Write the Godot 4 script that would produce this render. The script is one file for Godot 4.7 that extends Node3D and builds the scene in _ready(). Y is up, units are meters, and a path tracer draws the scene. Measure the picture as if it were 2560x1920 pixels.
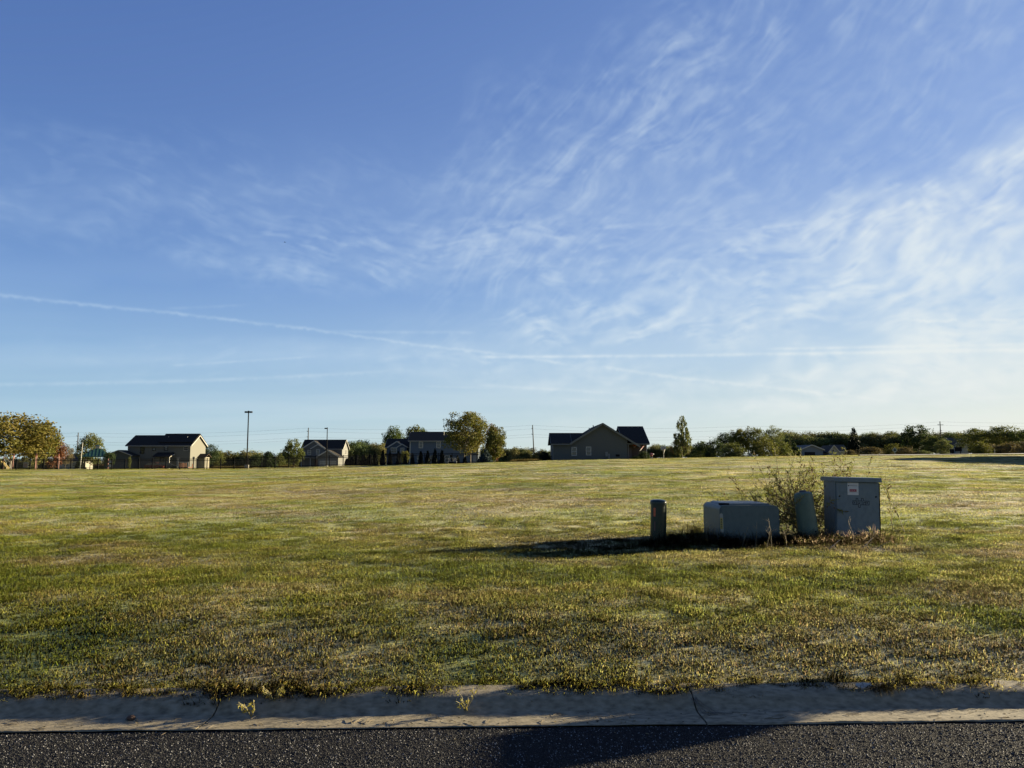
extends Node3D
# A mown lawn beyond a kerb, utility boxes, houses and trees far off, under high cirrus.
# Units are metres, the camera stands on the road at x = 0, z = 0 and looks along -z; "d" below is the distance -z.

const EYE := 1.6
const SUN_AZ := 67.0     # degrees to the right of the view
const SUN_EL := 9.8

var rng := RandomNumberGenerator.new()
var mats := {}
var n_low := FastNoiseLite.new()
var n_mid := FastNoiseLite.new()
var n_fine := FastNoiseLite.new()
var names := {}

# ---------------------------------------------------------------- small helpers
func lin(r: float, g: float, b: float) -> Color:
	return Color(r, g, b).linear_to_srgb()

func M(key: String, r: float, g: float, b: float, rough := 0.8, metal := 0.0, spec := 0.5) -> StandardMaterial3D:
	if mats.has(key):
		return mats[key]
	var m := StandardMaterial3D.new()
	m.albedo_color = lin(r, g, b)
	m.roughness = rough
	m.metallic = metal
	m.metallic_specular = spec
	m.cull_mode = BaseMaterial3D.CULL_DISABLED
	mats[key] = m
	return m

func leafmat(key: String, r: float, g: float, b: float, through := 0.6) -> StandardMaterial3D:
	if mats.has(key):
		return mats[key]
	var m := M(key, r, g, b, 0.75, 0.0, 0.25)
	m.vertex_color_use_as_albedo = true
	m.backlight_enabled = true
	m.backlight = Color(through, through, through * 0.6).linear_to_srgb()
	return m

func noise_tex(freq: float, ramp: Array, size := 512, type := FastNoiseLite.TYPE_SIMPLEX_SMOOTH, octaves := 4, sd := 1, normal := 0.0) -> NoiseTexture2D:
	var n := FastNoiseLite.new()
	n.seed = sd
	n.noise_type = type
	n.frequency = freq
	n.fractal_octaves = octaves
	var t := NoiseTexture2D.new()
	t.width = size
	t.height = size
	t.seamless = true
	t.noise = n
	if normal > 0.0:
		t.as_normal_map = true
		t.bump_strength = normal
	elif ramp.size():
		var g := Gradient.new()
		var offs := PackedFloat32Array()
		var cols := PackedColorArray()
		for p in ramp:
			offs.append(p[0])
			cols.append(lin(p[1], p[2], p[3]))
		g.offsets = offs
		g.colors = cols
		t.color_ramp = g
	return t

func numbered(called: String) -> String:
	if not names.has(called):
		names[called] = 0
		return called
	names[called] += 1
	return "%s_%03d" % [called, names[called]]

func tag(o: Node, label: String, category: String, group := "", kind := "") -> void:
	if label:
		o.set_meta("label", label)
	if category:
		o.set_meta("category", category)
	if group:
		o.set_meta("group", group)
	if kind:
		o.set_meta("kind", kind)

func thing(called: String, where: Vector3, label: String, category: String, group := "", turn := 0.0) -> Node3D:
	var o := Node3D.new()
	o.name = numbered(called)
	add_child(o)
	o.position = where
	o.rotation.y = turn
	tag(o, label, category, group)
	return o

func put(mesh: Mesh, called: String, m: Material, parent: Node = null) -> MeshInstance3D:
	var o := MeshInstance3D.new()
	o.mesh = mesh
	o.material_override = m
	if parent == null:
		o.name = numbered(called)
		add_child(o)
	else:
		o.name = called
		parent.add_child(o, true)
	return o

func structure(mesh: Mesh, called: String, m: Material) -> MeshInstance3D:
	var o := put(mesh, called, m)
	o.set_meta("kind", "structure")
	return o

# ---------------------------------------------------------------- mesh builder
class MB:
	var v := PackedVector3Array()
	var n := PackedVector3Array()
	var c := PackedColorArray()
	var i := PackedInt32Array()
	var uv := PackedVector2Array()
	var colored := false
	var col := Color(1, 1, 1)

	func _vert(p: Vector3, nn: Vector3) -> int:
		v.append(p)
		n.append(nn)
		if colored:
			c.append(col)
		return v.size() - 1

	func tri(p: Vector3, q: Vector3, r: Vector3) -> void:
		var nn := (q - p).cross(r - p).normalized()
		var a := _vert(p, nn)
		_vert(q, nn)
		_vert(r, nn)
		i.append_array([a, a + 2, a + 1])

	func quad(p: Vector3, q: Vector3, r: Vector3, s: Vector3) -> void:   # counter-clockwise seen from outside
		var nn := (r - p).cross(s - q).normalized()
		var a := _vert(p, nn)
		_vert(q, nn)
		_vert(r, nn)
		_vert(s, nn)
		i.append_array([a, a + 2, a + 1, a, a + 3, a + 2])

	func box(lo: Vector3, hi: Vector3, t := Transform3D()) -> MB:
		var p := []
		for k in 8:
			p.append(t * Vector3(hi.x if k & 1 else lo.x, hi.y if k & 2 else lo.y, hi.z if k & 4 else lo.z))
		quad(p[4], p[5], p[7], p[6])
		quad(p[1], p[0], p[2], p[3])
		quad(p[5], p[1], p[3], p[7])
		quad(p[0], p[4], p[6], p[2])
		quad(p[6], p[7], p[3], p[2])
		quad(p[0], p[1], p[5], p[4])
		return self

	func cbox(at: Vector3, size: Vector3, t := Transform3D()) -> MB:
		return box(at - size / 2, at + size / 2, t)

	func bar(a: Vector3, b: Vector3, w: float, h := -1.0) -> MB:   # square bar between two points
		if h < 0:
			h = w
		var z := (b - a).normalized()
		var up := Vector3.UP if absf(z.y) < 0.95 else Vector3.RIGHT
		var x := up.cross(z).normalized()
		var y := z.cross(x)
		return box(Vector3(-w / 2, -h / 2, 0), Vector3(w / 2, h / 2, a.distance_to(b)), Transform3D(Basis(x, y, z), a))

	func tube(pts: Array, radii: Array, sides := 8, cap := true) -> MB:
		var rings := []
		for k in pts.size():
			var z: Vector3 = (pts[min(k + 1, pts.size() - 1)] - pts[max(k - 1, 0)]).normalized()
			var up := Vector3.UP if absf(z.y) < 0.9 else Vector3.RIGHT
			var x := up.cross(z).normalized()
			var y := z.cross(x)
			var ring := []
			for s in sides:
				var a := TAU * s / sides
				var dir := x * cos(a) + y * sin(a)
				ring.append(_vert(pts[k] + dir * radii[k], dir))
			rings.append(ring)
		for k in pts.size() - 1:
			for s in sides:
				var t := (s + 1) % sides
				i.append_array([rings[k][s], rings[k + 1][s], rings[k + 1][t], rings[k][s], rings[k + 1][t], rings[k][t]])
		if cap:
			for e in [0, pts.size() - 1]:
				var z2: Vector3 = (pts[1] - pts[0]).normalized() * (-1.0 if e == 0 else 1.0)
				var mid := _vert(pts[e], z2)
				var first := v.size()
				for s in sides:
					_vert(v[rings[e][s]], z2)
				for s in sides:
					i.append_array([mid, first + s, first + (s + 1) % sides])
		return self

	func lathe(prof: Array, sides := 16, t := Transform3D(), squash := Vector2(1, 1)) -> MB:   # prof: Vector2(radius, y) upwards
		var rings := []
		for k in prof.size():
			var tang: Vector2 = prof[min(k + 1, prof.size() - 1)] - prof[max(k - 1, 0)]
			var ring := []
			for s in sides:
				var a := TAU * s / sides
				var dir := Vector3(cos(a) * tang.y, -tang.x, sin(a) * tang.y).normalized()
				ring.append(_vert(t * Vector3(cos(a) * prof[k].x * squash.x, prof[k].y, sin(a) * prof[k].x * squash.y), (t.basis * dir).normalized()))
			rings.append(ring)
		for k in prof.size() - 1:
			for s in sides:
				var u := (s + 1) % sides
				i.append_array([rings[k][s], rings[k][u], rings[k + 1][u], rings[k][s], rings[k + 1][u], rings[k + 1][s]])
		return self

	# poly: counter-clockwise outline in the x-y plane, extruded from z0 (back) to z1 (front)
	func extrude(poly: PackedVector2Array, z0: float, z1: float, t := Transform3D()) -> MB:
		var idx := Geometry2D.triangulate_polygon(poly)
		for k in range(0, idx.size(), 3):
			var a := poly[idx[k]]
			var b := poly[idx[k + 1]]
			var d := poly[idx[k + 2]]
			if (b - a).cross(d - a) < 0:
				var s := b
				b = d
				d = s
			tri(t * Vector3(a.x, a.y, z1), t * Vector3(b.x, b.y, z1), t * Vector3(d.x, d.y, z1))
			tri(t * Vector3(a.x, a.y, z0), t * Vector3(d.x, d.y, z0), t * Vector3(b.x, b.y, z0))
		for k in poly.size():
			var a := poly[k]
			var b := poly[(k + 1) % poly.size()]
			quad(t * Vector3(a.x, a.y, z0), t * Vector3(b.x, b.y, z0), t * Vector3(b.x, b.y, z1), t * Vector3(a.x, a.y, z1))
		return self

	func done() -> ArrayMesh:
		var arr := []
		arr.resize(Mesh.ARRAY_MAX)
		arr[Mesh.ARRAY_VERTEX] = v
		arr[Mesh.ARRAY_NORMAL] = n
		if colored:
			arr[Mesh.ARRAY_COLOR] = c
		if uv.size() == v.size() and uv.size():
			arr[Mesh.ARRAY_TEX_UV] = uv
		arr[Mesh.ARRAY_INDEX] = i
		var m := ArrayMesh.new()
		m.add_surface_from_arrays(Mesh.PRIMITIVE_TRIANGLES, arr)
		return m

# ---------------------------------------------------------------- survey: bearings read off the photograph (2560 wide), distances in metres
func xs(px: float, d: float) -> float:
	return (px - 1280.0) / 1930.4 * d

func ys(py: float, d: float) -> float:
	return EYE + d * (1150.0 - py) / 1941.0

func spot(px: float, d: float) -> Vector3:
	var x := xs(px, d)
	return Vector3(x, ground(x, d), -d)

const EDGE := [[-0.95, -25.0], [-0.663, -24.0], [-0.352, -22.0], [-0.223, -16.5], [-0.119, -11.5], [-0.0155, -7.0], [0.036, -3.0], [0.114, 1.0], [0.192, 4.0], [0.321, 8.5], [0.451, 12.5], [0.663, 16.0], [0.95, 17.5]]

func edge_slope(u: float) -> float:
	if u <= EDGE[0][0]:
		return EDGE[0][1] / 1941.0
	for k in EDGE.size() - 1:
		if u < EDGE[k + 1][0]:
			var t: float = (u - EDGE[k][0]) / (EDGE[k + 1][0] - EDGE[k][0])
			return lerpf(EDGE[k][1], EDGE[k + 1][1], t) / 1941.0
	return EDGE[-1][1] / 1941.0

func kerb_d(x: float) -> float:      # where the asphalt meets the gutter
	return 4.795 + 0.033 * clampf(x, -30, 30)

func ground(x: float, d: float) -> float:
	var off := d - kerb_d(x)
	if off < 0.43:
		return lerpf(-0.05, 0.05, smoothstep(0.2, 0.42, off)) if d > -4.6 else 0.12
	var g := 0.06 + 0.10 * smoothstep(0.43, 2.6, off)
	var u := clampf(x / maxf(d, 6.0), -0.95, 0.95)
	var s := edge_slope(u)
	var far := 104.0 + 26.0 * smoothstep(-0.1, 0.5, u)
	if d > 9.0:
		if d <= far:
			g = lerpf(0.16, EYE + s * far, (d - 9.0) / (far - 9.0))
		else:
			var dd := minf(d, 420.0)
			g = EYE + s * dd - 0.0007 * (dd - far)
	var near := smoothstep(0.6, 3.0, off)
	var fade := 1.0 - smoothstep(90.0, 140.0, d)
	g += near * fade * (0.035 * n_mid.get_noise_2d(x * 0.35, d * 0.35) + 0.012 * n_fine.get_noise_2d(x * 1.6, d * 1.6))
	g -= 0.085 * exp(-pow((x - 4.0) / 5.5, 2) - pow((d - 13.6) / 4.5, 2))
	g += near * fade * smoothstep(14.0, 40.0, d) * 0.16 * n_low.get_noise_2d(x * 0.07, d * 0.09)
	return g
# ---------------------------------------------------------------- sky: air and cirrus, computed for every direction
const SW := 4096
const SH := 2048

func sky_dir(px: float, py: float) -> Vector2:      # (azimuth, elevation) in degrees of a point of the photograph
	var u := (px - 1280.0) / 1921.0
	var v := (960.0 - py) / 1921.0
	var p := deg_to_rad(5.649)
	var y := v * cos(p) + sin(p)
	var z := cos(p) - v * sin(p)
	return Vector2(rad_to_deg(atan2(u, z)), rad_to_deg(atan2(y, sqrt(u * u + z * z))))

const SKY_EL := [0.0, 3.0, 7.4, 12.0, 16.3, 24.6, 32.0, 60.0, 90.0]
const SKY_A := [[186, 210, 214], [166, 200, 221], [143, 181, 220], [116, 155, 209], [100, 138, 197], [88, 122, 182], [78, 111, 173], [62, 92, 154], [56, 85, 146]]
const SKY_B := [[236, 238, 226], [222, 233, 230], [190, 214, 234], [162, 193, 232], [142, 174, 225], [127, 159, 215], [116, 148, 206], [90, 122, 184], [70, 100, 162]]

func sky_base(el: float, w: float, glow: float) -> Color:
	var k := 0
	while k < SKY_EL.size() - 2 and el > SKY_EL[k + 1]:
		k += 1
	var t: float = clampf((el - SKY_EL[k]) / (SKY_EL[k + 1] - SKY_EL[k]), 0.0, 1.0)
	var a0: Array = SKY_A[k]
	var a1: Array = SKY_A[k + 1]
	var b0: Array = SKY_B[k]
	var b1: Array = SKY_B[k + 1]
	var r: float = lerpf(lerpf(a0[0], a1[0], t), lerpf(b0[0], b1[0], t), w)
	var g: float = lerpf(lerpf(a0[1], a1[1], t), lerpf(b0[1], b1[1], t), w)
	var b: float = lerpf(lerpf(a0[2], a1[2], t), lerpf(b0[2], b1[2], t), w)
	r = lerpf(r, 255.0, glow)
	g = lerpf(g, 250.0, glow)
	b = lerpf(b, 236.0, glow)
	return Color(r / 255.0, g / 255.0, b / 255.0)

# cirrus banks: photograph point of the middle, half sizes in degrees, tilt in degrees, fibre direction in degrees, strength, kind of edge
var banks := []
var nz_warp := FastNoiseLite.new()
var nz_fib := FastNoiseLite.new()
var nz_soft := FastNoiseLite.new()

func bank(px: float, py: float, rx: float, ry: float, tilt: float, fibre: float, strength: float, stretch := 5.0, soft := 0.35) -> void:
	var c := sky_dir(px, py)
	banks.append([c.x, c.y, rx, ry, cos(deg_to_rad(tilt)), sin(deg_to_rad(tilt)), cos(deg_to_rad(fibre)), sin(deg_to_rad(fibre)), strength, stretch, soft])

func cloud(az: float, el: float, sd: Vector3) -> float:
	var wa := nz_warp.get_noise_2d(az * 0.9, el * 1.4)
	var wb := nz_warp.get_noise_2d(az * 0.9 + 311.0, el * 1.4 - 77.0)
	var wc := nz_warp.get_noise_2d(az * 0.28 - 40.0, el * 0.42 + 19.0)
	# veil that thickens towards the horizon, laid on a flat layer high up
	var py := 1.0 / (maxf(sd.y, 0.0) + 0.09)
	var qx := sd.x * py
	var qz := sd.z * py
	var veil := nz_soft.get_noise_2d(qx * 9.0 + wa * 5.0, qz * 26.0 + wb * 3.0)
	var a := clampf(0.10 + 0.32 * veil, 0.0, 1.0) * smoothstep(30.0, 9.0, el) * 0.55
	for b: Array in banks:
		var x: float = wrapf(az - b[0], -180.0, 180.0)
		if absf(x) > b[2] * 1.9 + b[3]:
			continue
		var y: float = el - b[1]
		var mx: float = (x * b[4] + y * b[5]) / b[2]
		var my: float = (-x * b[5] + y * b[4]) / b[3]
		var r: float = mx * mx + my * my + 0.55 * (wa + wb)
		if r > 1.9:
			continue
		var mask := 1.0 - smoothstep(0.15, 1.75, r)
		var fx: float = x * b[6] + y * b[7] + wa * 1.2 + wc * 2.0
		var fy: float = -x * b[7] + y * b[6] + wb * 1.2 + wc * 3.2
		var k1: float = b[0] * 7.0
		var k2: float = b[1] * 13.0
		var broad := nz_fib.get_noise_2d(fx * 3.4 / b[9] + k1, fy * 4.2 + k2)
		var fine_ := nz_fib.get_noise_2d(fx * 9.0 / b[9] - k1, fy * 17.0 + k2)
		var patch := smoothstep(-0.30, 0.45, nz_soft.get_noise_2d(fx * 7.0 + k2, fy * 15.0 - k1))
		var wisp := nz_soft.get_noise_2d(x * 16.0 + k1 + wa * 14.0, y * 24.0 - k2 + wb * 14.0)
		var soft: float = b[10]
		a += b[8] * mask * clampf(soft * 0.8 + broad * 0.75 + wisp * 0.5 + fine_ * 0.55 * patch, 0.0, 1.4) * (0.45 + 0.75 * patch)
	return 1.0 - exp(-a * 1.15)

func sky_pixel(az: float, el: float, extra: float, sun: Vector3) -> Color:
	var ca := deg_to_rad(az)
	var ce := deg_to_rad(maxf(el, 0.0))
	var sd := Vector3(sin(ca) * cos(ce), sin(ce), -cos(ca) * cos(ce))
	var ang := rad_to_deg(acos(clampf(sd.dot(sun), -1, 1)))
	var w := clampf((108.0 - ang) / 66.0, 0.0, 1.15)
	var glow := exp(-ang / 11.0) * 0.9
	var c := sky_base(maxf(el, 0.0), pow(w, 1.35), glow)
	var a := clampf(cloud(az, el, sd) + extra, 0.0, 0.92)
	var low := smoothstep(12.0, 1.0, el)
	var cc := Color(0.86, 0.925, 0.985).lerp(Color(0.945, 0.955, 0.93), clampf(w * 0.55 + low * 0.3, 0.0, 1.0))
	return c.lerp(cc, a)

func trail(buf: PackedFloat32Array, w: int, h: int, az0: float, el1: float, pts: Array, width: float, strength: float, fuzz: float) -> void:
	var deg := 360.0 / SW
	var prev := sky_dir(pts[0][0], pts[0][1])
	for k in range(1, pts.size()):
		var next := sky_dir(pts[k][0], pts[k][1])
		var steps := int(prev.distance_to(next) / (deg * 0.7))
		for s in steps:
			var t := float(s) / steps
			var p := prev.lerp(next, t)
			var n1 := nz_fib.get_noise_2d(p.x * 14.0, p.y * 14.0 + 50.0)
			var n2 := nz_soft.get_noise_2d(p.x * 20.0, 9.0)
			var wd := width * (1.05 + 0.35 * n1)
			var st := strength * clampf(0.75 + 0.5 * n2 + 0.15 * n1, 0.1, 1.2)
			if k == 1:
				st *= smoothstep(0.0, 0.15, t) if pts[0].size() > 2 else 1.0
			if k == pts.size() - 1:
				st *= 1.0 - smoothstep(0.55, 1.0, t)
			var cx := (p.x - az0) / deg
			var cy := (el1 - p.y) / deg + n1 * fuzz
			var rad := int(ceil(wd * 2.2 / deg)) + 1
			var ix := int(cx)
			if ix < 0 or ix >= w:
				continue
			for dy in range(-rad, rad + 1):
				var iy := int(cy) + dy
				if iy < 0 or iy >= h:
					continue
				var dist := (iy + 0.5 - cy) * deg / wd
				var add := st * exp(-dist * dist)
				var at := iy * w + ix
				buf[at] = maxf(buf[at], add)
		prev = next

func make_sky() -> PanoramaSkyMaterial:
	for n: FastNoiseLite in [nz_warp, nz_fib, nz_soft]:
		n.noise_type = FastNoiseLite.TYPE_SIMPLEX_SMOOTH
		n.fractal_type = FastNoiseLite.FRACTAL_FBM
	nz_warp.seed = 5
	nz_warp.frequency = 0.09
	nz_warp.fractal_octaves = 3
	nz_fib.seed = 8
	nz_fib.frequency = 0.11
	nz_fib.fractal_octaves = 5
	nz_fib.fractal_gain = 0.62
	nz_soft.seed = 21
	nz_soft.frequency = 0.03
	nz_soft.fractal_octaves = 3
	# the banks of the photograph
	bank(1500, 420, 11.0, 5.0, 38, 40, 0.30, 4.0, 0.34)
	bank(1750, 180, 9.0, 5.0, 40, 48, 0.22, 4.0, 0.30)
	bank(1380, 640, 10.0, 3.4, 4, -8, 0.42, 6.0, 0.3)
	bank(880, 640, 11.0, 2.5, 3, -9, 0.36, 6.0, 0.28)
	bank(400, 480, 13.0, 4.0, 5, -8, 0.16, 6.0, 0.34)
	bank(2330, 600, 13.0, 4.4, 15, 26, 0.85, 4.0, 0.62)
	bank(2580, 570, 10.0, 5.4, 20, 33, 0.75, 4.0, 0.65)
	bank(1950, 670, 9.0, 3.6, 8, 14, 0.55, 5.0, 0.5)
	bank(1560, 795, 9.0, 1.9, 3, 4, 0.8, 7.0, 0.42)
	bank(1960, 790, 6.0, 2.6, 6, 8, 0.6, 6.0, 0.42)
	bank(2330, 895, 13.0, 2.4, 8, 6, 1.0, 7.0, 0.62)
	bank(2600, 860, 10.0, 2.8, 9, 5, 0.9, 7.0, 0.65)
	bank(1420, 930, 12.0, 1.7, -4, 0, 0.5, 8.0, 0.45)
	bank(1900, 990, 15.0, 1.5, 3, 2, 0.5, 9.0, 0.45)
	bank(2450, 1040, 10.0, 1.3, 4, 2, 0.34, 9.0, 0.40)
	bank(700, 900, 16.0, 1.7, 2, 2, 0.12, 8.0, 0.34)
	bank(2300, 90, 9.0, 5.0, 50, 55, 0.14, 4.0, 0.34)
	bank(1560, 420, 20.0, 9.0, 30, 42, 0.20, 5.0, 0.50)
	bank(2150, 420, 18.0, 9.0, 25, 35, 0.17, 5.0, 0.50)
	bank(1000, 560, 16.0, 5.0, 5, -6, 0.13, 6.0, 0.45)
	# the same weather all round
	var r2 := RandomNumberGenerator.new()
	r2.seed = 77
	for k in 26:
		var az := 50.0 + 260.0 * r2.randf()
		var el := 3.0 + 45.0 * pow(r2.randf(), 1.4)
		var sc := 0.5 + el / 40.0
		banks.append([az, el, 10.0 * sc, 3.5 * sc, 0.98, 0.17, 0.95, 0.3 * r2.randf_range(-1, 1), r2.randf_range(0.15, 0.45), 5.0, 0.35])
	var sun := Vector3(sin(deg_to_rad(SUN_AZ)) * cos(deg_to_rad(SUN_EL)), sin(deg_to_rad(SUN_EL)), -cos(deg_to_rad(SUN_AZ)) * cos(deg_to_rad(SUN_EL)))
	# everything coarse first
	var cw := SW / 8
	var ch := SH / 16
	var coarse := Image.create(cw, ch * 2, false, Image.FORMAT_RGB8)
	for y in ch * 2:
		var el := 90.0 - (y + 0.5) * 180.0 / (ch * 2)
		for x in cw:
			if el < -1.5:
				coarse.set_pixel(x, y, Color(0.32, 0.33, 0.25))
				continue
			var az := (x + 0.5) * 360.0 / cw - 180.0
			coarse.set_pixel(x, y, sky_pixel(az, el, 0.0, sun))
	coarse.resize(SW, SH, Image.INTERPOLATE_CUBIC)
	# then the quarter that the camera looks at, fine
	var deg := 360.0 / SW
	var x0 := int((180.0 - 46.0) / deg)
	var x1 := int((180.0 + 46.0) / deg)
	var y0 := int((90.0 - 37.0) / deg)
	var y1 := int(90.5 / deg)
	var w := x1 - x0
	var h := y1 - y0
	var ex := PackedFloat32Array()
	ex.resize(w * h)
	var az0 := x0 * deg - 180.0
	var el1 := 90.0 - y0 * deg
	trail(ex, w, h, az0, el1, [[-260, 705], [0, 737], [430, 782], [760, 820], [1050, 862], [1300, 890], [1460, 918]], 0.085, 0.34, 1.2)
	trail(ex, w, h, az0, el1, [[1500, 916, 1], [1700, 945], [1900, 965], [2050, 984], [2075, 988]], 0.11, 0.42, 1.0)
	trail(ex, w, h, az0, el1, [[2075, 981, 1], [2190, 999], [2230, 1004]], 0.07, 0.28, 0.5)
	trail(ex, w, h, az0, el1, [[-60, 962, 1], [250, 957], [500, 951], [750, 940], [1000, 926]], 0.10, 0.26, 0.6)
	trail(ex, w, h, az0, el1, [[420, 914, 1], [620, 902], [820, 889]], 0.06, 0.24, 0.5)
	trail(ex, w, h, az0, el1, [[400, 772, 1], [660, 760]], 0.07, 0.14, 0.5)
	trail(ex, w, h, az0, el1, [[800, 828, 1], [1130, 830], [1200, 833]], 0.10, 0.20, 0.5)
	trail(ex, w, h, az0, el1, [[1180, 892, 1], [1500, 890], [1900, 885], [2300, 878], [2700, 872]], 0.10, 0.5, 0.4)
	trail(ex, w, h, az0, el1, [[1900, 872, 1], [2250, 866], [2700, 856]], 0.08, 0.42, 0.4)
	trail(ex, w, h, az0, el1, [[2280, 803, 1], [2450, 801], [2700, 797]], 0.08, 0.36, 1.5)
	trail(ex, w, h, az0, el1, [[1180, 962, 1], [1420, 975], [1680, 992]], 0.10, 0.24, 0.5)
	trail(ex, w, h, az0, el1, [[1400, 998, 1], [1560, 1004], [1670, 1014]], 0.07, 0.18, 0.4)
	trail(ex, w, h, az0, el1, [[1740, 980, 1], [1870, 1013]], 0.05, 0.14, 0.4)
	trail(ex, w, h, az0, el1, [[2430, 995, 1], [2700, 985]], 0.09, 0.24, 0.4)
	trail(ex, w, h, az0, el1, [[1050, 965, 1], [1290, 972]], 0.06, 0.22, 0.4)
	var fine := PackedByteArray()
	fine.resize(w * h * 3)
	var job := func(y: int) -> void:
		var el := el1 - (y + 0.5) * deg
		for x in w:
			var c := sky_pixel(az0 + (x + 0.5) * deg, el, ex[y * w + x], sun)
			fine_rows[y].append(c)
	fine_rows.resize(h)
	for y in h:
		fine_rows[y] = PackedColorArray()
	var id := WorkerThreadPool.add_group_task(job, h)
	WorkerThreadPool.wait_for_group_task_completion(id)
	for y in h:
		var row: PackedColorArray = fine_rows[y]
		for x in w:
			coarse.set_pixel(x0 + x, y0 + y, row[x])
	fine_rows.clear()
	var m := PanoramaSkyMaterial.new()
	m.panorama = ImageTexture.create_from_image(coarse)
	return m

var fine_rows := []

# ---------------------------------------------------------------- ground, road and kerb
func grid_mesh(xv: PackedFloat32Array, offv: PackedFloat32Array, follow: bool) -> ArrayMesh:
	var mb := MB.new()
	mb.colored = true
	var w := xv.size()
	for o in offv:
		for x in xv:
			var d := (kerb_d(x) + o) if follow else o
			mb.v.append(Vector3(x, ground(x, d), -d))
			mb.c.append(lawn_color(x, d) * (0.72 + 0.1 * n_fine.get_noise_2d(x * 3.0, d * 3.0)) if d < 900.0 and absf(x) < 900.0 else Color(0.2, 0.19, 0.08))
	for r in offv.size():
		for k in w:
			var a := mb.v[r * w + mini(k + 1, w - 1)] - mb.v[r * w + maxi(k - 1, 0)]
			var b := mb.v[mini(r + 1, offv.size() - 1) * w + k] - mb.v[maxi(r - 1, 0) * w + k]
			mb.n.append(a.cross(b).normalized() * signf(a.cross(b).y))
			if r < offv.size() - 1 and k < w - 1:
				var p := r * w + k
				mb.i.append_array([p, p + w, p + w + 1, p, p + w + 1, p + 1])
	return mb.done()

func spread(lo: float, first: float, grow: float, hi: float) -> PackedFloat32Array:
	var out := PackedFloat32Array()
	var p := lo
	var s := first
	while p < hi:
		out.append(p)
		p += s
		s *= grow
	out.append(hi)
	return out

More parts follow.
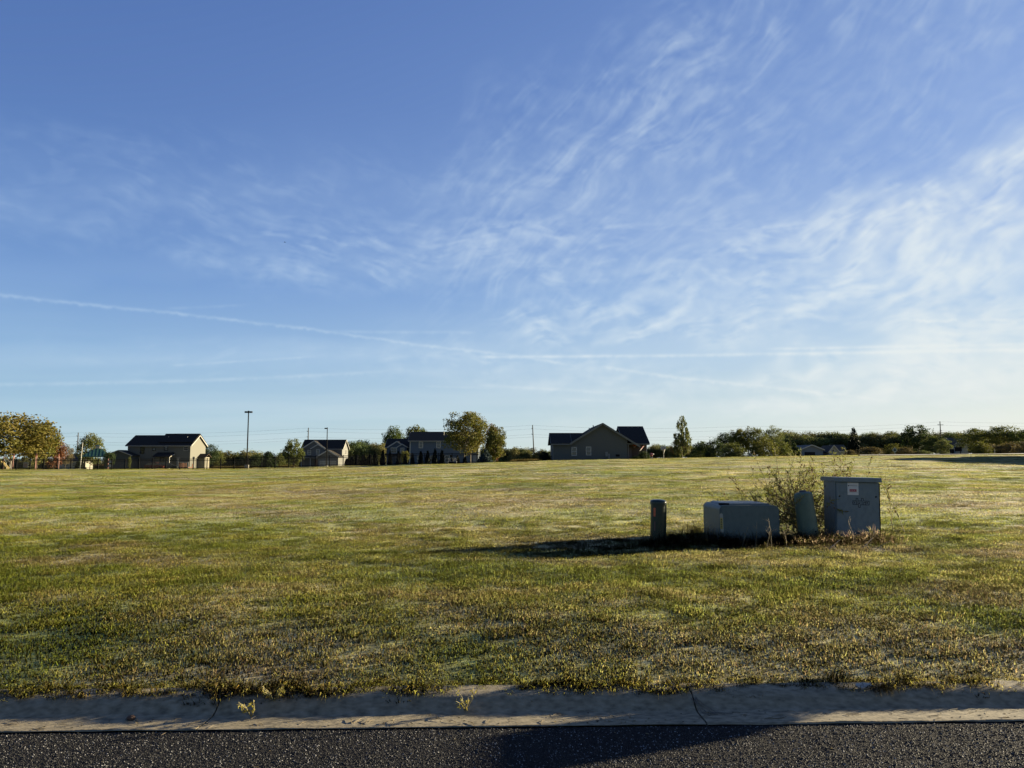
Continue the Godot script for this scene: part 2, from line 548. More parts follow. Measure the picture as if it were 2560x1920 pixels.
func build_ground() -> void:
	var half := spread(0.0, 0.35, 1.022, 1500.0)
	var xv := PackedFloat32Array()
	for k in range(half.size() - 1, 0, -1):
		xv.append(-half[k])
	xv.append_array(half)
	var ov := PackedFloat32Array([-1400.0, -400.0, -60.0, -9.6, -9.3, -4.0, 0.1, 0.2, 0.28, 0.36, 0.42])
	ov.append_array(spread(0.5, 0.22, 1.022, 2600.0))
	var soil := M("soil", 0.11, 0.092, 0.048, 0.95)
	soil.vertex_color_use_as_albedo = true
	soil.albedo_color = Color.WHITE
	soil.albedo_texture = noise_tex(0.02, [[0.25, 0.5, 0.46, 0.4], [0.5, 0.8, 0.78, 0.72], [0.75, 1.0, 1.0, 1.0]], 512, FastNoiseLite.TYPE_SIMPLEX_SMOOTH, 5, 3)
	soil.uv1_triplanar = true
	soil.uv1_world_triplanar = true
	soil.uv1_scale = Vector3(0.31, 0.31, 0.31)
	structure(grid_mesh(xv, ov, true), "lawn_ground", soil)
	# road: a sheet that stops at the gutter
	var mb := MB.new()
	var rx := [-400.0, -60.0, -30.0, -8.0, -4.0, -2.0, 0.0, 2.0, 4.0, 8.0, 30.0, 60.0, 400.0]
	for k in rx.size() - 1:
		var a: float = rx[k]
		var b: float = rx[k + 1]
		mb.quad(Vector3(a, 0, 4.4), Vector3(b, 0, 4.4), Vector3(b, 0, -kerb_d(b)), Vector3(a, 0, -kerb_d(a)))
		mb.quad(Vector3(a, 0, -kerb_d(a)), Vector3(b, 0, -kerb_d(b)), Vector3(b, -0.05, -kerb_d(b)), Vector3(a, -0.05, -kerb_d(a)))
	var asph := M("asphalt", 0.03, 0.03, 0.034, 0.92, 0.0, 0.2)
	asph.albedo_color = Color.WHITE
	asph.albedo_texture = noise_tex(0.16, [[0.3, 0.008, 0.008, 0.009], [0.55, 0.015, 0.0145, 0.015], [0.8, 0.03, 0.029, 0.03]], 1024, FastNoiseLite.TYPE_SIMPLEX_SMOOTH, 3, 9)
	asph.uv1_triplanar = true
	asph.uv1_world_triplanar = true
	asph.uv1_scale = Vector3(0.9, 0.9, 0.9)
	asph.heightmap_enabled = true
	asph.heightmap_texture = noise_tex(0.11, [], 1024, FastNoiseLite.TYPE_SIMPLEX_SMOOTH, 3, 10)
	asph.heightmap_scale = 0.8
	structure(mb.done(), "road", asph)
	# stone chips standing out of the worn surface: tiles of separate small stones
	for variant in 3:
		var cb := MB.new()
		cb.colored = true
		for k in 1900:
			var p := Vector3(rng.randf_range(-0.26, 0.26), 0.0, rng.randf_range(-0.26, 0.26))
			var r := rng.randf_range(0.003, 0.0066)
			var t := rng.randf()
			var g := 0.01 + 0.02 * rng.randf()
			if t > 0.84:
				g = rng.randf_range(0.06, 0.22)
			cb.col = Color(g * 1.02, g, g * 0.97)
			var pts := []
			var turn := rng.randf() * TAU
			for s in 5:
				var a := turn + TAU * s / 5.0
				var rr := r * rng.randf_range(0.7, 1.3)
				pts.append(p + Vector3(cos(a) * rr, -0.002 + rng.randf() * 0.002, sin(a) * rr))
			var top := p + Vector3(rng.randf_range(-0.4, 0.4) * r, r * rng.randf_range(0.5, 1.0), rng.randf_range(-0.4, 0.4) * r)
			var top2 := top + Vector3(rng.randf_range(-0.6, 0.6) * r, -0.15 * r, rng.randf_range(-0.6, 0.6) * r)
			for s in 5:
				cb.tri(pts[s], top if s < 3 else top2, pts[(s + 1) % 5])
			cb.tri(pts[3], top, top2)
			cb.tri(pts[0], top2, top)
		var chipm := M("chip", 1, 1, 1, 0.7, 0.0, 0.3)
		chipm.vertex_color_use_as_albedo = true
		var mm := MultiMesh.new()
		mm.transform_format = MultiMesh.TRANSFORM_3D
		mm.mesh = cb.done()
		var where := []
		var x := -6.0
		while x < 6.4:
			var d := kerb_d(x) - 0.27
			while d > 2.2:
				var pick := absi(hash(Vector2i(int(round(x * 2)), int(round(d * 20)))))
				if pick % 3 == variant:
					where.append(Transform3D(Basis(Vector3.UP, (pick / 7 % 4) * PI / 2 + rng.randf_range(-0.03, 0.03)), Vector3(x, 0.0, -d)))
				d -= 0.5
			x += 0.5
		mm.instance_count = where.size()
		for k in where.size():
			mm.set_instance_transform(k, where[k])
		var o := MultiMeshInstance3D.new()
		o.name = numbered("road_chips")
		o.multimesh = mm
		o.material_override = chipm
		add_child(o)
		tag(o, "pale and dark stone chips bedded in the black road", "gravel", "", "stuff")
	# kerb: gutter pan and rolled kerb in cast lengths with open joints
	var prof := [Vector2(0.0, 0.006), Vector2(0.006, 0.013), Vector2(0.12, 0.010), Vector2(0.22, 0.005), Vector2(0.26, 0.010), Vector2(0.295, 0.024), Vector2(0.33, 0.046), Vector2(0.365, 0.067), Vector2(0.40, 0.080), Vector2(0.44, 0.087), Vector2(0.58, 0.085)]
	var conc := M("concrete", 0.3, 0.27, 0.22, 0.9)
	conc.albedo_color = Color.WHITE
	conc.albedo_texture = noise_tex(0.012, [[0.15, 0.09, 0.075, 0.045], [0.38, 0.16, 0.132, 0.08], [0.6, 0.20, 0.165, 0.102], [0.9, 0.26, 0.22, 0.145]], 1024, FastNoiseLite.TYPE_SIMPLEX_SMOOTH, 7, 17)
	conc.uv1_triplanar = true
	conc.uv1_world_triplanar = true
	conc.uv1_scale = Vector3(0.8, 2.2, 1.6)
	conc.heightmap_enabled = true
	conc.heightmap_texture = noise_tex(0.09, [], 512, FastNoiseLite.TYPE_SIMPLEX_SMOOTH, 4, 18)
	conc.heightmap_scale = 0.12
	var kerb := Node3D.new()
	kerb.name = "kerb"
	add_child(kerb)
	kerb.set_meta("kind", "structure")
	var xj := 1.18 - 3.05 * 6
	while xj < 20.0:
		var sb := MB.new()
		var steps := 30
		var wob := []
		for k in prof.size():
			wob.append(rng.randf_range(-0.003, 0.003))
		for s in steps + 1:
			var x := xj + 0.005 + (3.04) * s / steps
			for k in prof.size():
				var jj := 0.006 * n_fine.get_noise_2d(x * 2.1, k * 1.7)
				var p: Vector2 = prof[k]
				sb.v.append(Vector3(x, p.y + jj * 0.8 + wob[k], -(kerb_d(x) + p.x + (0.012 * n_mid.get_noise_2d(x * 1.3, 4.0) if k < 2 else 0.0))))
				var q: Vector2 = prof[mini(k + 1, prof.size() - 1)] - prof[maxi(k - 1, 0)]
				sb.n.append(Vector3(0, q.x, q.y).normalized())
		var w := prof.size()
		for s in steps:
			for k in w - 1:
				var p := s * w + k
				sb.i.append_array([p, p + 1, p + w + 1, p, p + w + 1, p + w])
		for e in [0, steps]:
			for k in w - 1:
				var a := sb.v[e * w + k]
				var b := sb.v[e * w + k + 1]
				sb.quad(a, b, Vector3(b.x, -0.05, b.z), Vector3(a.x, -0.05, a.z))
		put(sb.done(), "kerb_section", conc, kerb)
		xj += 3.05

# ---------------------------------------------------------------- grass: tiles of single blades
func blade(mb: MB, base: Vector3, yaw: float, lean: float, length: float, width: float, bend: float) -> void:
	var dir := Vector3(cos(yaw), 0, sin(yaw))
	var side := Vector3(-sin(yaw + 0.6), 0, cos(yaw + 0.6)) * width * 0.5
	var up := (Vector3.UP * cos(lean) + dir * sin(lean)).normalized()
	var l2 := lean + bend
	var up2 := (Vector3.UP * cos(l2) + dir * sin(l2)).normalized()
	var mid := base + up * length * 0.55
	var tip := mid + up2 * length * 0.45
	var nn := side.cross(up).normalized()
	var n2 := side.cross(up2).normalized()
	var a := mb._vert(base - side, nn)
	mb._vert(base + side, nn)
	mb._vert(mid + side * 0.8, nn)
	mb._vert(mid - side * 0.8, nn)
	mb._vert(tip, n2)
	mb.i.append_array([a, a + 1, a + 2, a, a + 2, a + 3, a + 3, a + 2, a + 4])

func grass_tile(sd: int, count: int, radius: float, lo: float, hi: float, width: float, lean := 0.7) -> ArrayMesh:
	rng.seed = sd
	var mb := MB.new()
	mb.colored = true
	for k in count:
		var r := radius * sqrt(rng.randf())
		var a := rng.randf() * TAU
		var p := Vector3(cos(a) * r, -0.012, sin(a) * r)
		var t := rng.randf()
		var g := rng.randf_range(0.7, 1.25)
		if t < 0.2 + 0.08 * (sd % 5):
			mb.col = Color(g * 1.3, g * 1.1, g * 1.3)
		elif t < 0.42:
			mb.col = Color(g * 0.85, g * 0.65, g * 0.7)
		else:
			mb.col = Color(g * 0.88, g, g * 0.8)
		var tall := k % 5 < 2
		var len := rng.randf_range(lerpf(lo, hi, 0.35), hi) if tall else rng.randf_range(lo, lerpf(lo, hi, 0.4))
		blade(mb, p, rng.randf() * TAU, rng.randf() * (0.7 if tall else lean), len, width * (0.8 if tall else 1.25) * rng.randf_range(0.7, 1.3), rng.randf_range(0.1, 0.9))
	return mb.done()

func lawn_color(x: float, d: float) -> Color:
	var a := n_mid.get_noise_2d(x * 0.42 + 40.0, d * 0.42)
	var b := n_low.get_noise_2d(x * 0.10 - 9.0, d * 0.10 + 3.0)
	var c := n_fine.get_noise_2d(x * 1.3, d * 1.3)
	var e := n_low.get_noise_2d(x * 0.16 + 70.0, d * 0.30)
	# the worn, straw-coloured areas of the lawn and its greener patch near the middle
	var worn := 0.34 * exp(-(pow((x + 3.2) / 2.6, 2) + pow((d - 8.6) / 2.6, 2))) + 0.3 * exp(-(pow((x + 9.0) / 7.0, 2) + pow((d - 30.0) / 5.0, 2))) + 0.3 * exp(-(pow((x - 1.0) / 4.0, 2) + pow((d - 24.0) / 4.0, 2))) + 0.2 * exp(-(pow(x / 5.0, 2) + pow((d - 5.8) / 0.7, 2))) - 0.26 * exp(-(pow((x + 1.2) / 1.6, 2) + pow((d - 8.0) / 1.8, 2)))
	var dry := smoothstep(-0.35, 0.5, a * 0.55 + b * 0.55 + c * 0.35 + worn)
	var green := Color(0.23, 0.265, 0.07)
	var yellow := Color(0.36, 0.362, 0.112)
	var straw := Color(0.43, 0.38, 0.185)
	var brown := Color(0.34, 0.275, 0.165)
	var col := green.lerp(yellow, smoothstep(0.0, 0.5, dry)).lerp(straw, smoothstep(0.45, 1.0, dry))
	col = col.lerp(brown, smoothstep(0.22, 0.55, e + 0.25 * c + worn * 0.7) * 0.75)
	return col * (1.42 + 0.16 * c)

func scatter(called: String, label: String, meshes: Array, places: Array, m: Material, category := "grass") -> void:
	for v in meshes.size():
		var mine := []
		for k in range(v, places.size(), meshes.size()):
			mine.append(places[k])
		if mine.is_empty():
			continue
		var mm := MultiMesh.new()
		mm.transform_format = MultiMesh.TRANSFORM_3D
		mm.use_colors = true
		mm.mesh = meshes[v]
		mm.instance_count = mine.size()
		for k in mine.size():
			mm.set_instance_transform(k, mine[k][0])
			mm.set_instance_color(k, mine[k][1])
		var o := MultiMeshInstance3D.new()
		o.name = numbered(called)
		o.multimesh = mm
		o.material_override = m
		add_child(o)
		tag(o, label, category, "", "stuff")

func build_grass() -> void:
	var gm := leafmat("grass", 1, 1, 1, 1.0)
	# near the kerb
	var near := []
	var front_row := []
	var meshes_0 := []
	var mid := []
	var far := []
	var r2 := RandomNumberGenerator.new()
	r2.seed = 12
	var meshes_a := []
	var meshes_b := []
	var meshes_c := []
	for k in 6:
		meshes_0.append(grass_tile(180 + k, 230, 0.19, 0.016, 0.072, 0.0070, 1.3))
	for k in 5:
		meshes_a.append(grass_tile(100 + k, 220, 0.19, 0.014, 0.062, 0.0068, 1.3))
		meshes_b.append(grass_tile(120 + k, 250, 0.5, 0.015, 0.058, 0.0105, 1.3))
		meshes_c.append(grass_tile(140 + k, 330, 1.5, 0.015, 0.058, 0.028, 1.3))
	var d := 5.28
	while d < 18.5:
		var x := -(0.72 * d + 1.5)
		while x < 0.72 * d + 1.5:
			var px := x + r2.randf_range(-0.08, 0.08)
			var pd := d + r2.randf_range(-0.08, 0.08)
			if pd - kerb_d(px) > 0.49 and r2.randf() > (pd - 13.0) / 5.5:
				var s := r2.randf_range(0.75, 1.25) * (1.0 + 0.35 * n_mid.get_noise_2d(px * 0.9, pd * 0.9))
				s *= 0.62 + 0.38 * smoothstep(0.5, 1.3, pd - kerb_d(px))
				var row: Array = front_row if pd < 9.5 + r2.randf() * 2.0 else near
				row.append([Transform3D(Basis(Vector3.UP, r2.randf() * TAU).scaled(Vector3(1.0, s, 1.0)), Vector3(px, ground(px, pd), -pd)), lawn_color(px, pd)])
			x += 0.17
		d += 0.17
	d = 13.0
	while d < 55.0:
		var x := -(0.72 * d + 3.0)
		while x < 0.72 * d + 3.0:
			var px := x + r2.randf_range(-0.2, 0.2)
			var pd := d + r2.randf_range(-0.2, 0.2)
			var s := r2.randf_range(0.8, 1.2)
			if r2.randf() < minf((pd - 13.0) / 5.5, (55.0 - pd) / 21.0):
				mid.append([Transform3D(Basis(Vector3.UP, r2.randf() * TAU).scaled(Vector3(1.0, s, 1.0)), Vector3(px, ground(px, pd), -pd)), lawn_color(px, pd)])
			x += 0.42
		d += 0.42
	d = 34.0
	while d < 140.0:
		var x := -(0.72 * d + 6.0)
		while x < 0.72 * d + 6.0:
			var px := x + r2.randf_range(-0.5, 0.5)
			var pd := d + r2.randf_range(-0.5, 0.5)
			var s := r2.randf_range(0.8, 1.2)
			if r2.randf() < (pd - 34.0) / 21.0:
				far.append([Transform3D(Basis(Vector3.UP, r2.randf() * TAU).scaled(Vector3(1.0, s, 1.0)), Vector3(px, ground(px, pd), -pd)), lawn_color(px, pd)])
			x += 1.2
		d += 1.2
	print("tiles ", near.size(), " ", mid.size(), " ", far.size())
	scatter("lawn_grass", "mown olive green and straw coloured lawn grass", meshes_0, front_row, gm)
	scatter("lawn_grass", "mown olive green and straw coloured lawn grass", meshes_a, near, gm)
	scatter("lawn_grass", "mown olive green and straw coloured lawn grass", meshes_b, mid, gm)
	scatter("lawn_grass", "mown olive green and straw coloured lawn grass", meshes_c, far, gm)

# ---------------------------------------------------------------- trees and shrubs
func inside(kind: String, r: RandomNumberGenerator) -> Vector3:
	while true:
		var p := Vector3(r.randf_range(-0.5, 0.5), r.randf(), r.randf_range(-0.5, 0.5))
		var rad := Vector2(p.x, p.z).length() * 2.0
		match kind:
			"round":
				var q := (p - Vector3(0, 0.58, 0)) / Vector3(0.5, 0.42, 0.5)
				if q.length() < 1.0 and q.length() > 0.35:
					return p
			"airy":
				var q := (p - Vector3(0, 0.60, 0)) / Vector3(0.5, 0.40, 0.5)
				if q.length() < 1.0 and q.length() > 0.45:
					return p
			"oval":
				var q := (p - Vector3(0, 0.54, 0)) / Vector3(0.5, 0.46, 0.5)
				if q.length() < 1.0 and rad < 1.15 - 0.75 * maxf(p.y - 0.4, 0.0):
					return p
			"cone":
				if rad < (1.0 - p.y) * 1.05 and p.y > 0.04 and rad > (1.0 - p.y) * 0.3:
					return p
			"column":
				if rad < 1.0 * pow(maxf(1.0 - p.y, 0.0), 0.55) and rad > 0.35 * (1.0 - p.y):
					return p
			"tall":
				var lim := 0.35 + 0.65 * sin(PI * clampf(p.y * 0.9 + 0.1, 0, 1)) if p.y > 0.12 else 0.3
				if rad < lim * (1.0 - 0.55 * p.y) * 1.3:
					return p
			_:
				var q := Vector3(p.x * 2.0, p.y, p.z * 2.0)
				if q.length() < 1.0 and q.length() > 0.3:
					return p
	return Vector3.ZERO

func make_tree(sd: int, kind: String, clumps: int, leaves: int, leaf: float, spread_: float) -> Array:
	var r := RandomNumberGenerator.new()
	r.seed = sd
	var cm := MB.new()
	cm.colored = true
	var centres := []
	for k in clumps:
		centres.append(inside(kind, r))
	for c: Vector3 in centres:
		var tone := r.randf_range(0.75, 1.25)
		var warm := r.randf_range(-0.14, 0.14)
		var cs := spread_ * r.randf_range(0.6, 1.35)
		for k in leaves / clumps:
			var off := Vector3(clampf(r.randfn(), -1.5, 1.5), clampf(r.randfn(), -1.5, 1.5) * 0.7, clampf(r.randfn(), -1.5, 1.5)) * cs * 0.5
			var p := c + off
			if p.y < 0.01:
				p.y = 0.01 + r.randf() * 0.03
			var g := tone * r.randf_range(0.75, 1.3)
			cm.col = Color(g * (1.0 + warm), g, g * (1.0 - warm * 0.6))
			var ax := Vector3(r.randfn(), r.randfn(), r.randfn()).normalized()
			var ay := ax.cross(Vector3(r.randfn(), r.randfn(), r.randfn())).normalized()
			var s := leaf * r.randf_range(0.6, 1.4)
			cm.quad(p - ax * s, p - ay * s * 0.55, p + ax * s, p + ay * s * 0.55)
	var tm := MB.new()
	var h := 0.75 if kind in ["cone", "column", "tall", "oval"] else 0.55
	var lean := Vector3(r.randf_range(-0.04, 0.04), 0, r.randf_range(-0.04, 0.04))
	tm.tube([Vector3(0, -0.03, 0), Vector3(0, 0.1, 0) + lean * 0.3, Vector3(0, h * 0.6, 0) + lean, Vector3(0, h, 0) + lean * 1.6], [0.026, 0.021, 0.014, 0.005], 7, false)
	for k in mini(12, centres.size()):
		var c: Vector3 = centres[k]
		var y0 := clampf(c.y * 0.55, 0.12, h * 0.85)
		var st := Vector3(0, y0, 0) + lean * (y0 / h)
		tm.tube([st, st.lerp(c, 0.5) + Vector3(0, 0.03, 0), c], [0.012, 0.008, 0.003], 5, false)
	return [cm.done(), tm.done()]

var kinds := {}

func tree_kind(kind: String, v: int) -> Array:
	var key := kind + str(v)
	if not kinds.has(key):
		match kind:
			"round": kinds[key] = make_tree(200 + v, kind, 110, 7000, 0.022, 0.15)
			"airy": kinds[key] = make_tree(220 + v, kind, 80, 5200, 0.018, 0.13)
			"oval": kinds[key] = make_tree(240 + v, kind, 110, 6000, 0.026, 0.13)
			"cone": kinds[key] = make_tree(260 + v, kind, 150, 5500, 0.035, 0.09)
			"column": kinds[key] = make_tree(280 + v, kind, 220, 6000, 0.085, 0.10)
			"tall": kinds[key] = make_tree(300 + v, kind, 130, 6000, 0.026, 0.08)
			_: kinds[key] = make_tree(320 + v, kind, 80, 4200, 0.032, 0.22)
	return kinds[key]

func tree(called: String, px: float, d: float, top: float, wide: float, kind: String, v: int, leaf: Material, label: String, category := "tree", group := "", sunk := 0.0, bark := "bark") -> Node3D:
	var b := spot(px, d)
	b.y -= sunk
	var o := thing(called, b, label, category, group, fmod(px * 1.7 + v, TAU))
	var h := ys(top, d) - b.y
	var w := wide * d / 1930.0
	var k := tree_kind(kind, v)
	var c := put(k[0], "crown" if category == "tree" else "foliage", leaf, o)
	c.scale = Vector3(w, h, w)
	var t := put(k[1], "trunk" if category == "tree" else "stems", mats[bark], o)
	t.scale = Vector3(w * 0.5 + h * 0.15, h, w * 0.5 + h * 0.15)
	return o

# ---------------------------------------------------------------- houses
const ZX := Transform3D(Basis(Vector3(0, 0, 1), Vector3(0, 1, 0), Vector3(-1, 0, 0)), Vector3.ZERO)

func chevron(a0: float, a1: float, ye: float, yr: float, over: float, thick: float) -> PackedVector2Array:
	var m := (a0 + a1) / 2
	var s := (yr - ye) / ((a1 - a0) / 2)
	var l := 0.02
	return PackedVector2Array([Vector2(a0 - over, ye - over * s + l), Vector2(m, yr + l), Vector2(a1 + over, ye - over * s + l), Vector2(a1 + over, ye - over * s + l + thick), Vector2(m, yr + l + thick), Vector2(a0 - over, ye - over * s + l + thick)])

# ridge along x, gables to the sides
func block_x(o: Node3D, x0: float, x1: float, zb: float, zf: float, y0: float, ye: float, yr: float, wall: Material, roof: Material, trim: Material, over := 0.4) -> void:
	put(MB.new().extrude(PackedVector2Array([Vector2(zb, y0), Vector2(zf, y0), Vector2(zf, ye), Vector2((zb + zf) / 2, yr), Vector2(zb, ye)]), -x1, -x0, ZX).done(), "wall", wall, o)
	put(MB.new().extrude(chevron(zb, zf, ye, yr, over, 0.16), -x1 - over, -x0 + over, ZX).done(), "roof", roof, o)
	var s := (yr - ye) / ((zf - zb) / 2)
	put(MB.new().box(Vector3(x0 - over, ye - over * s - 0.06, zf + over + 0.003), Vector3(x1 + over, ye - over * s + 0.12, zf + over + 0.1)).done(), "gutter", trim, o)
	for e in [x0 - over - 0.025, x1 + over + 0.025]:
		var mb := MB.new()
		mb.bar(Vector3(e, ye - over * s + 0.07, zf + over), Vector3(e, yr + 0.07, (zb + zf) / 2), 0.045, 0.24)
		mb.bar(Vector3(e, ye - over * s + 0.07, zb - over), Vector3(e, yr + 0.07, (zb + zf) / 2), 0.045, 0.24)
		put(mb.done(), "bargeboard", trim, o)

# ridge along z, a gable to the front
func block_z(o: Node3D, x0: float, x1: float, zb: float, zf: float, y0: float, ye: float, yr: float, wall: Material, roof: Material, trim: Material, over := 0.4, barge := 0.24) -> void:
	put(MB.new().extrude(PackedVector2Array([Vector2(x0, y0), Vector2(x1, y0), Vector2(x1, ye), Vector2((x0 + x1) / 2, yr), Vector2(x0, ye)]), zb, zf).done(), "wall", wall, o)
	put(MB.new().extrude(chevron(x0, x1, ye, yr, over, 0.16), zb - over, zf + over).done(), "roof", roof, o)
	var s := (yr - ye) / ((x1 - x0) / 2)
	var mb := MB.new()
	var e := zf + over + 0.03
	mb.bar(Vector3(x0 - over, ye - over * s + 0.07, e), Vector3((x0 + x1) / 2, yr + 0.07, e), 0.05, barge)
	mb.bar(Vector3(x1 + over, ye - over * s + 0.07, e), Vector3((x0 + x1) / 2, yr + 0.07, e), 0.05, barge)
	put(mb.done(), "bargeboard", trim, o)

func window(o: Node3D, t: Transform3D, w: float, h: float, frame: Material, rail := true, bar := 0.1) -> void:
	var mb := MB.new()
	mb.box(Vector3(-w / 2 - bar, h / 2, 0.0), Vector3(w / 2 + bar, h / 2 + bar, 0.06), t)
	mb.box(Vector3(-w / 2 - bar, -h / 2 - bar, 0.0), Vector3(w / 2 + bar, -h / 2, 0.07), t)
	mb.box(Vector3(-w / 2 - bar, -h / 2, 0.0), Vector3(-w / 2, h / 2, 0.06), t)
	mb.box(Vector3(w / 2, -h / 2, 0.0), Vector3(w / 2 + bar, h / 2, 0.06), t)
	if rail:
		mb.box(Vector3(-w / 2, -0.03, 0.012), Vector3(w / 2, 0.03, 0.05), t)
	var f := put(mb.done(), "window", frame, o)
	put(MB.new().box(Vector3(-w / 2, -h / 2, 0.003), Vector3(w / 2, h / 2, 0.018), t).done(), "pane", mats["glass"], f)

func front(x: float, y: float, z: float) -> Transform3D:
	return Transform3D(Basis(), Vector3(x, y, z))

func rightside(x: float, y: float, z: float) -> Transform3D:
	return Transform3D(Basis(Vector3.UP, PI / 2), Vector3(x, y, z))

func slab(o: Node3D, called: String, lo: Vector3, hi: Vector3, m: Material) -> MeshInstance3D:
	return put(MB.new().box(lo, hi).done(), called, m, o)

func rod(o: Node3D, called: String, pts: Array, r: float, m: Material, sides := 8) -> MeshInstance3D:
	var rad := []
	for p in pts:
		rad.append(r)
	return put(MB.new().tube(pts, rad, sides).done(), called, m, o)

# ---------------------------------------------------------------- far things: houses, park, poles, trees
func palette() -> void:
	M("bark", 0.05, 0.038, 0.027, 0.95)
	M("pale_bark", 0.13, 0.11, 0.085, 0.9)
	var gl := M("glass", 0.012, 0.014, 0.018, 0.08, 0.0, 0.6)
	gl.roughness = 0.12
	M("siding", 0.088, 0.088, 0.08, 0.85)
	M("white", 0.30, 0.285, 0.24, 0.6)
	M("trim", 0.2, 0.195, 0.175, 0.7)
	M("beige_wall", 0.082, 0.079, 0.062, 0.85)
	M("shed_wall", 0.04, 0.046, 0.042, 0.85)
	M("grey_wall", 0.075, 0.08, 0.075, 0.85)
	M("blue_wall", 0.05, 0.068, 0.09, 0.85)
	M("ranch_wall", 0.064, 0.066, 0.056, 0.85)
	M("cream_wall", 0.15, 0.135, 0.095, 0.85)
	M("brick_wall", 0.0696, 0.042, 0.0282, 0.9)
	M("white_wall", 0.2, 0.19, 0.15, 0.8)
	M("pale_blue_wall", 0.12, 0.13, 0.13, 0.8)
	for a in [["roof_dark", 0.024, 0.0215, 0.0185], ["roof_brown", 0.045, 0.035, 0.026], ["roof_grey", 0.06, 0.054, 0.046], ["roof_pale", 0.10, 0.10, 0.095]]:
		var m := M(a[0], a[1], a[2], a[3], 0.92, 0.0, 0.2)
		m.albedo_color = Color.WHITE
		m.albedo_texture = noise_tex(0.05, [[0.25, a[1] * 0.65, a[2] * 0.65, a[3] * 0.65], [0.5, a[1], a[2], a[3]], [0.8, a[1] * 1.5, a[2] * 1.5, a[3] * 1.5]], 256, FastNoiseLite.TYPE_SIMPLEX_SMOOTH, 4, 40)
		m.uv1_triplanar = true
		m.uv1_scale = Vector3(0.25, 0.25, 0.25)
	M("black_metal", 0.009, 0.009, 0.009, 0.8, 0.0, 0.15)
	M("dark_pole", 0.012, 0.012, 0.011, 0.85, 0.0, 0.12)
	M("wood_pole", 0.03, 0.024, 0.018, 0.95)
	M("red_metal", 0.13, 0.02, 0.012, 0.45)
	M("orange_metal", 0.16, 0.05, 0.022, 0.45)
	M("yellow_plastic", 0.25, 0.18, 0.05, 0.5)
	M("green_roof", 0.01624, 0.0532, 0.03525, 0.45)
	M("teal", 0.0928, 0.1344, 0.1222, 0.5)
	M("pink", 0.2436, 0.0672, 0.0658, 0.6)
	M("cable", 0.05, 0.05, 0.055, 0.7)
	M("deck_wood", 0.1508, 0.0616, 0.0282, 0.8)
	M("concrete_plain", 0.2, 0.19, 0.16, 0.9)
	M("tyre", 0.012, 0.012, 0.012, 0.9)
	M("car_dark", 0.0116, 0.01232, 0.01316, 0.3, 0.3)
	M("car_red", 0.058, 0.0112, 0.00846, 0.3, 0.3)
	leafmat("leaf_autumn", 0.112, 0.095, 0.022)
	leafmat("leaf_gold_green", 0.092, 0.092, 0.022)
	leafmat("leaf_green", 0.0589, 0.0806, 0.0217)
	leafmat("leaf_olive", 0.0868, 0.0961, 0.0279)
	leafmat("leaf_dark", 0.031, 0.0465, 0.0186)
	leafmat("leaf_cedar", 0.006, 0.010, 0.006, 0.25)
	leafmat("leaf_spruce", 0.031, 0.0496, 0.0527, 0.25)
	leafmat("leaf_red", 0.124, 0.0527, 0.0279)
	leafmat("leaf_rust", 0.105, 0.085, 0.045)
	leafmat("leaf_willow", 0.1054, 0.1178, 0.0465)
	leafmat("leaf_wood", 0.0465, 0.062, 0.0248)

var ho: Node3D
var hd := 100.0

func hx(px: float) -> float:
	return xs(px, hd) - ho.position.x

func hy(py: float) -> float:
	return ys(py, hd) - ho.position.y

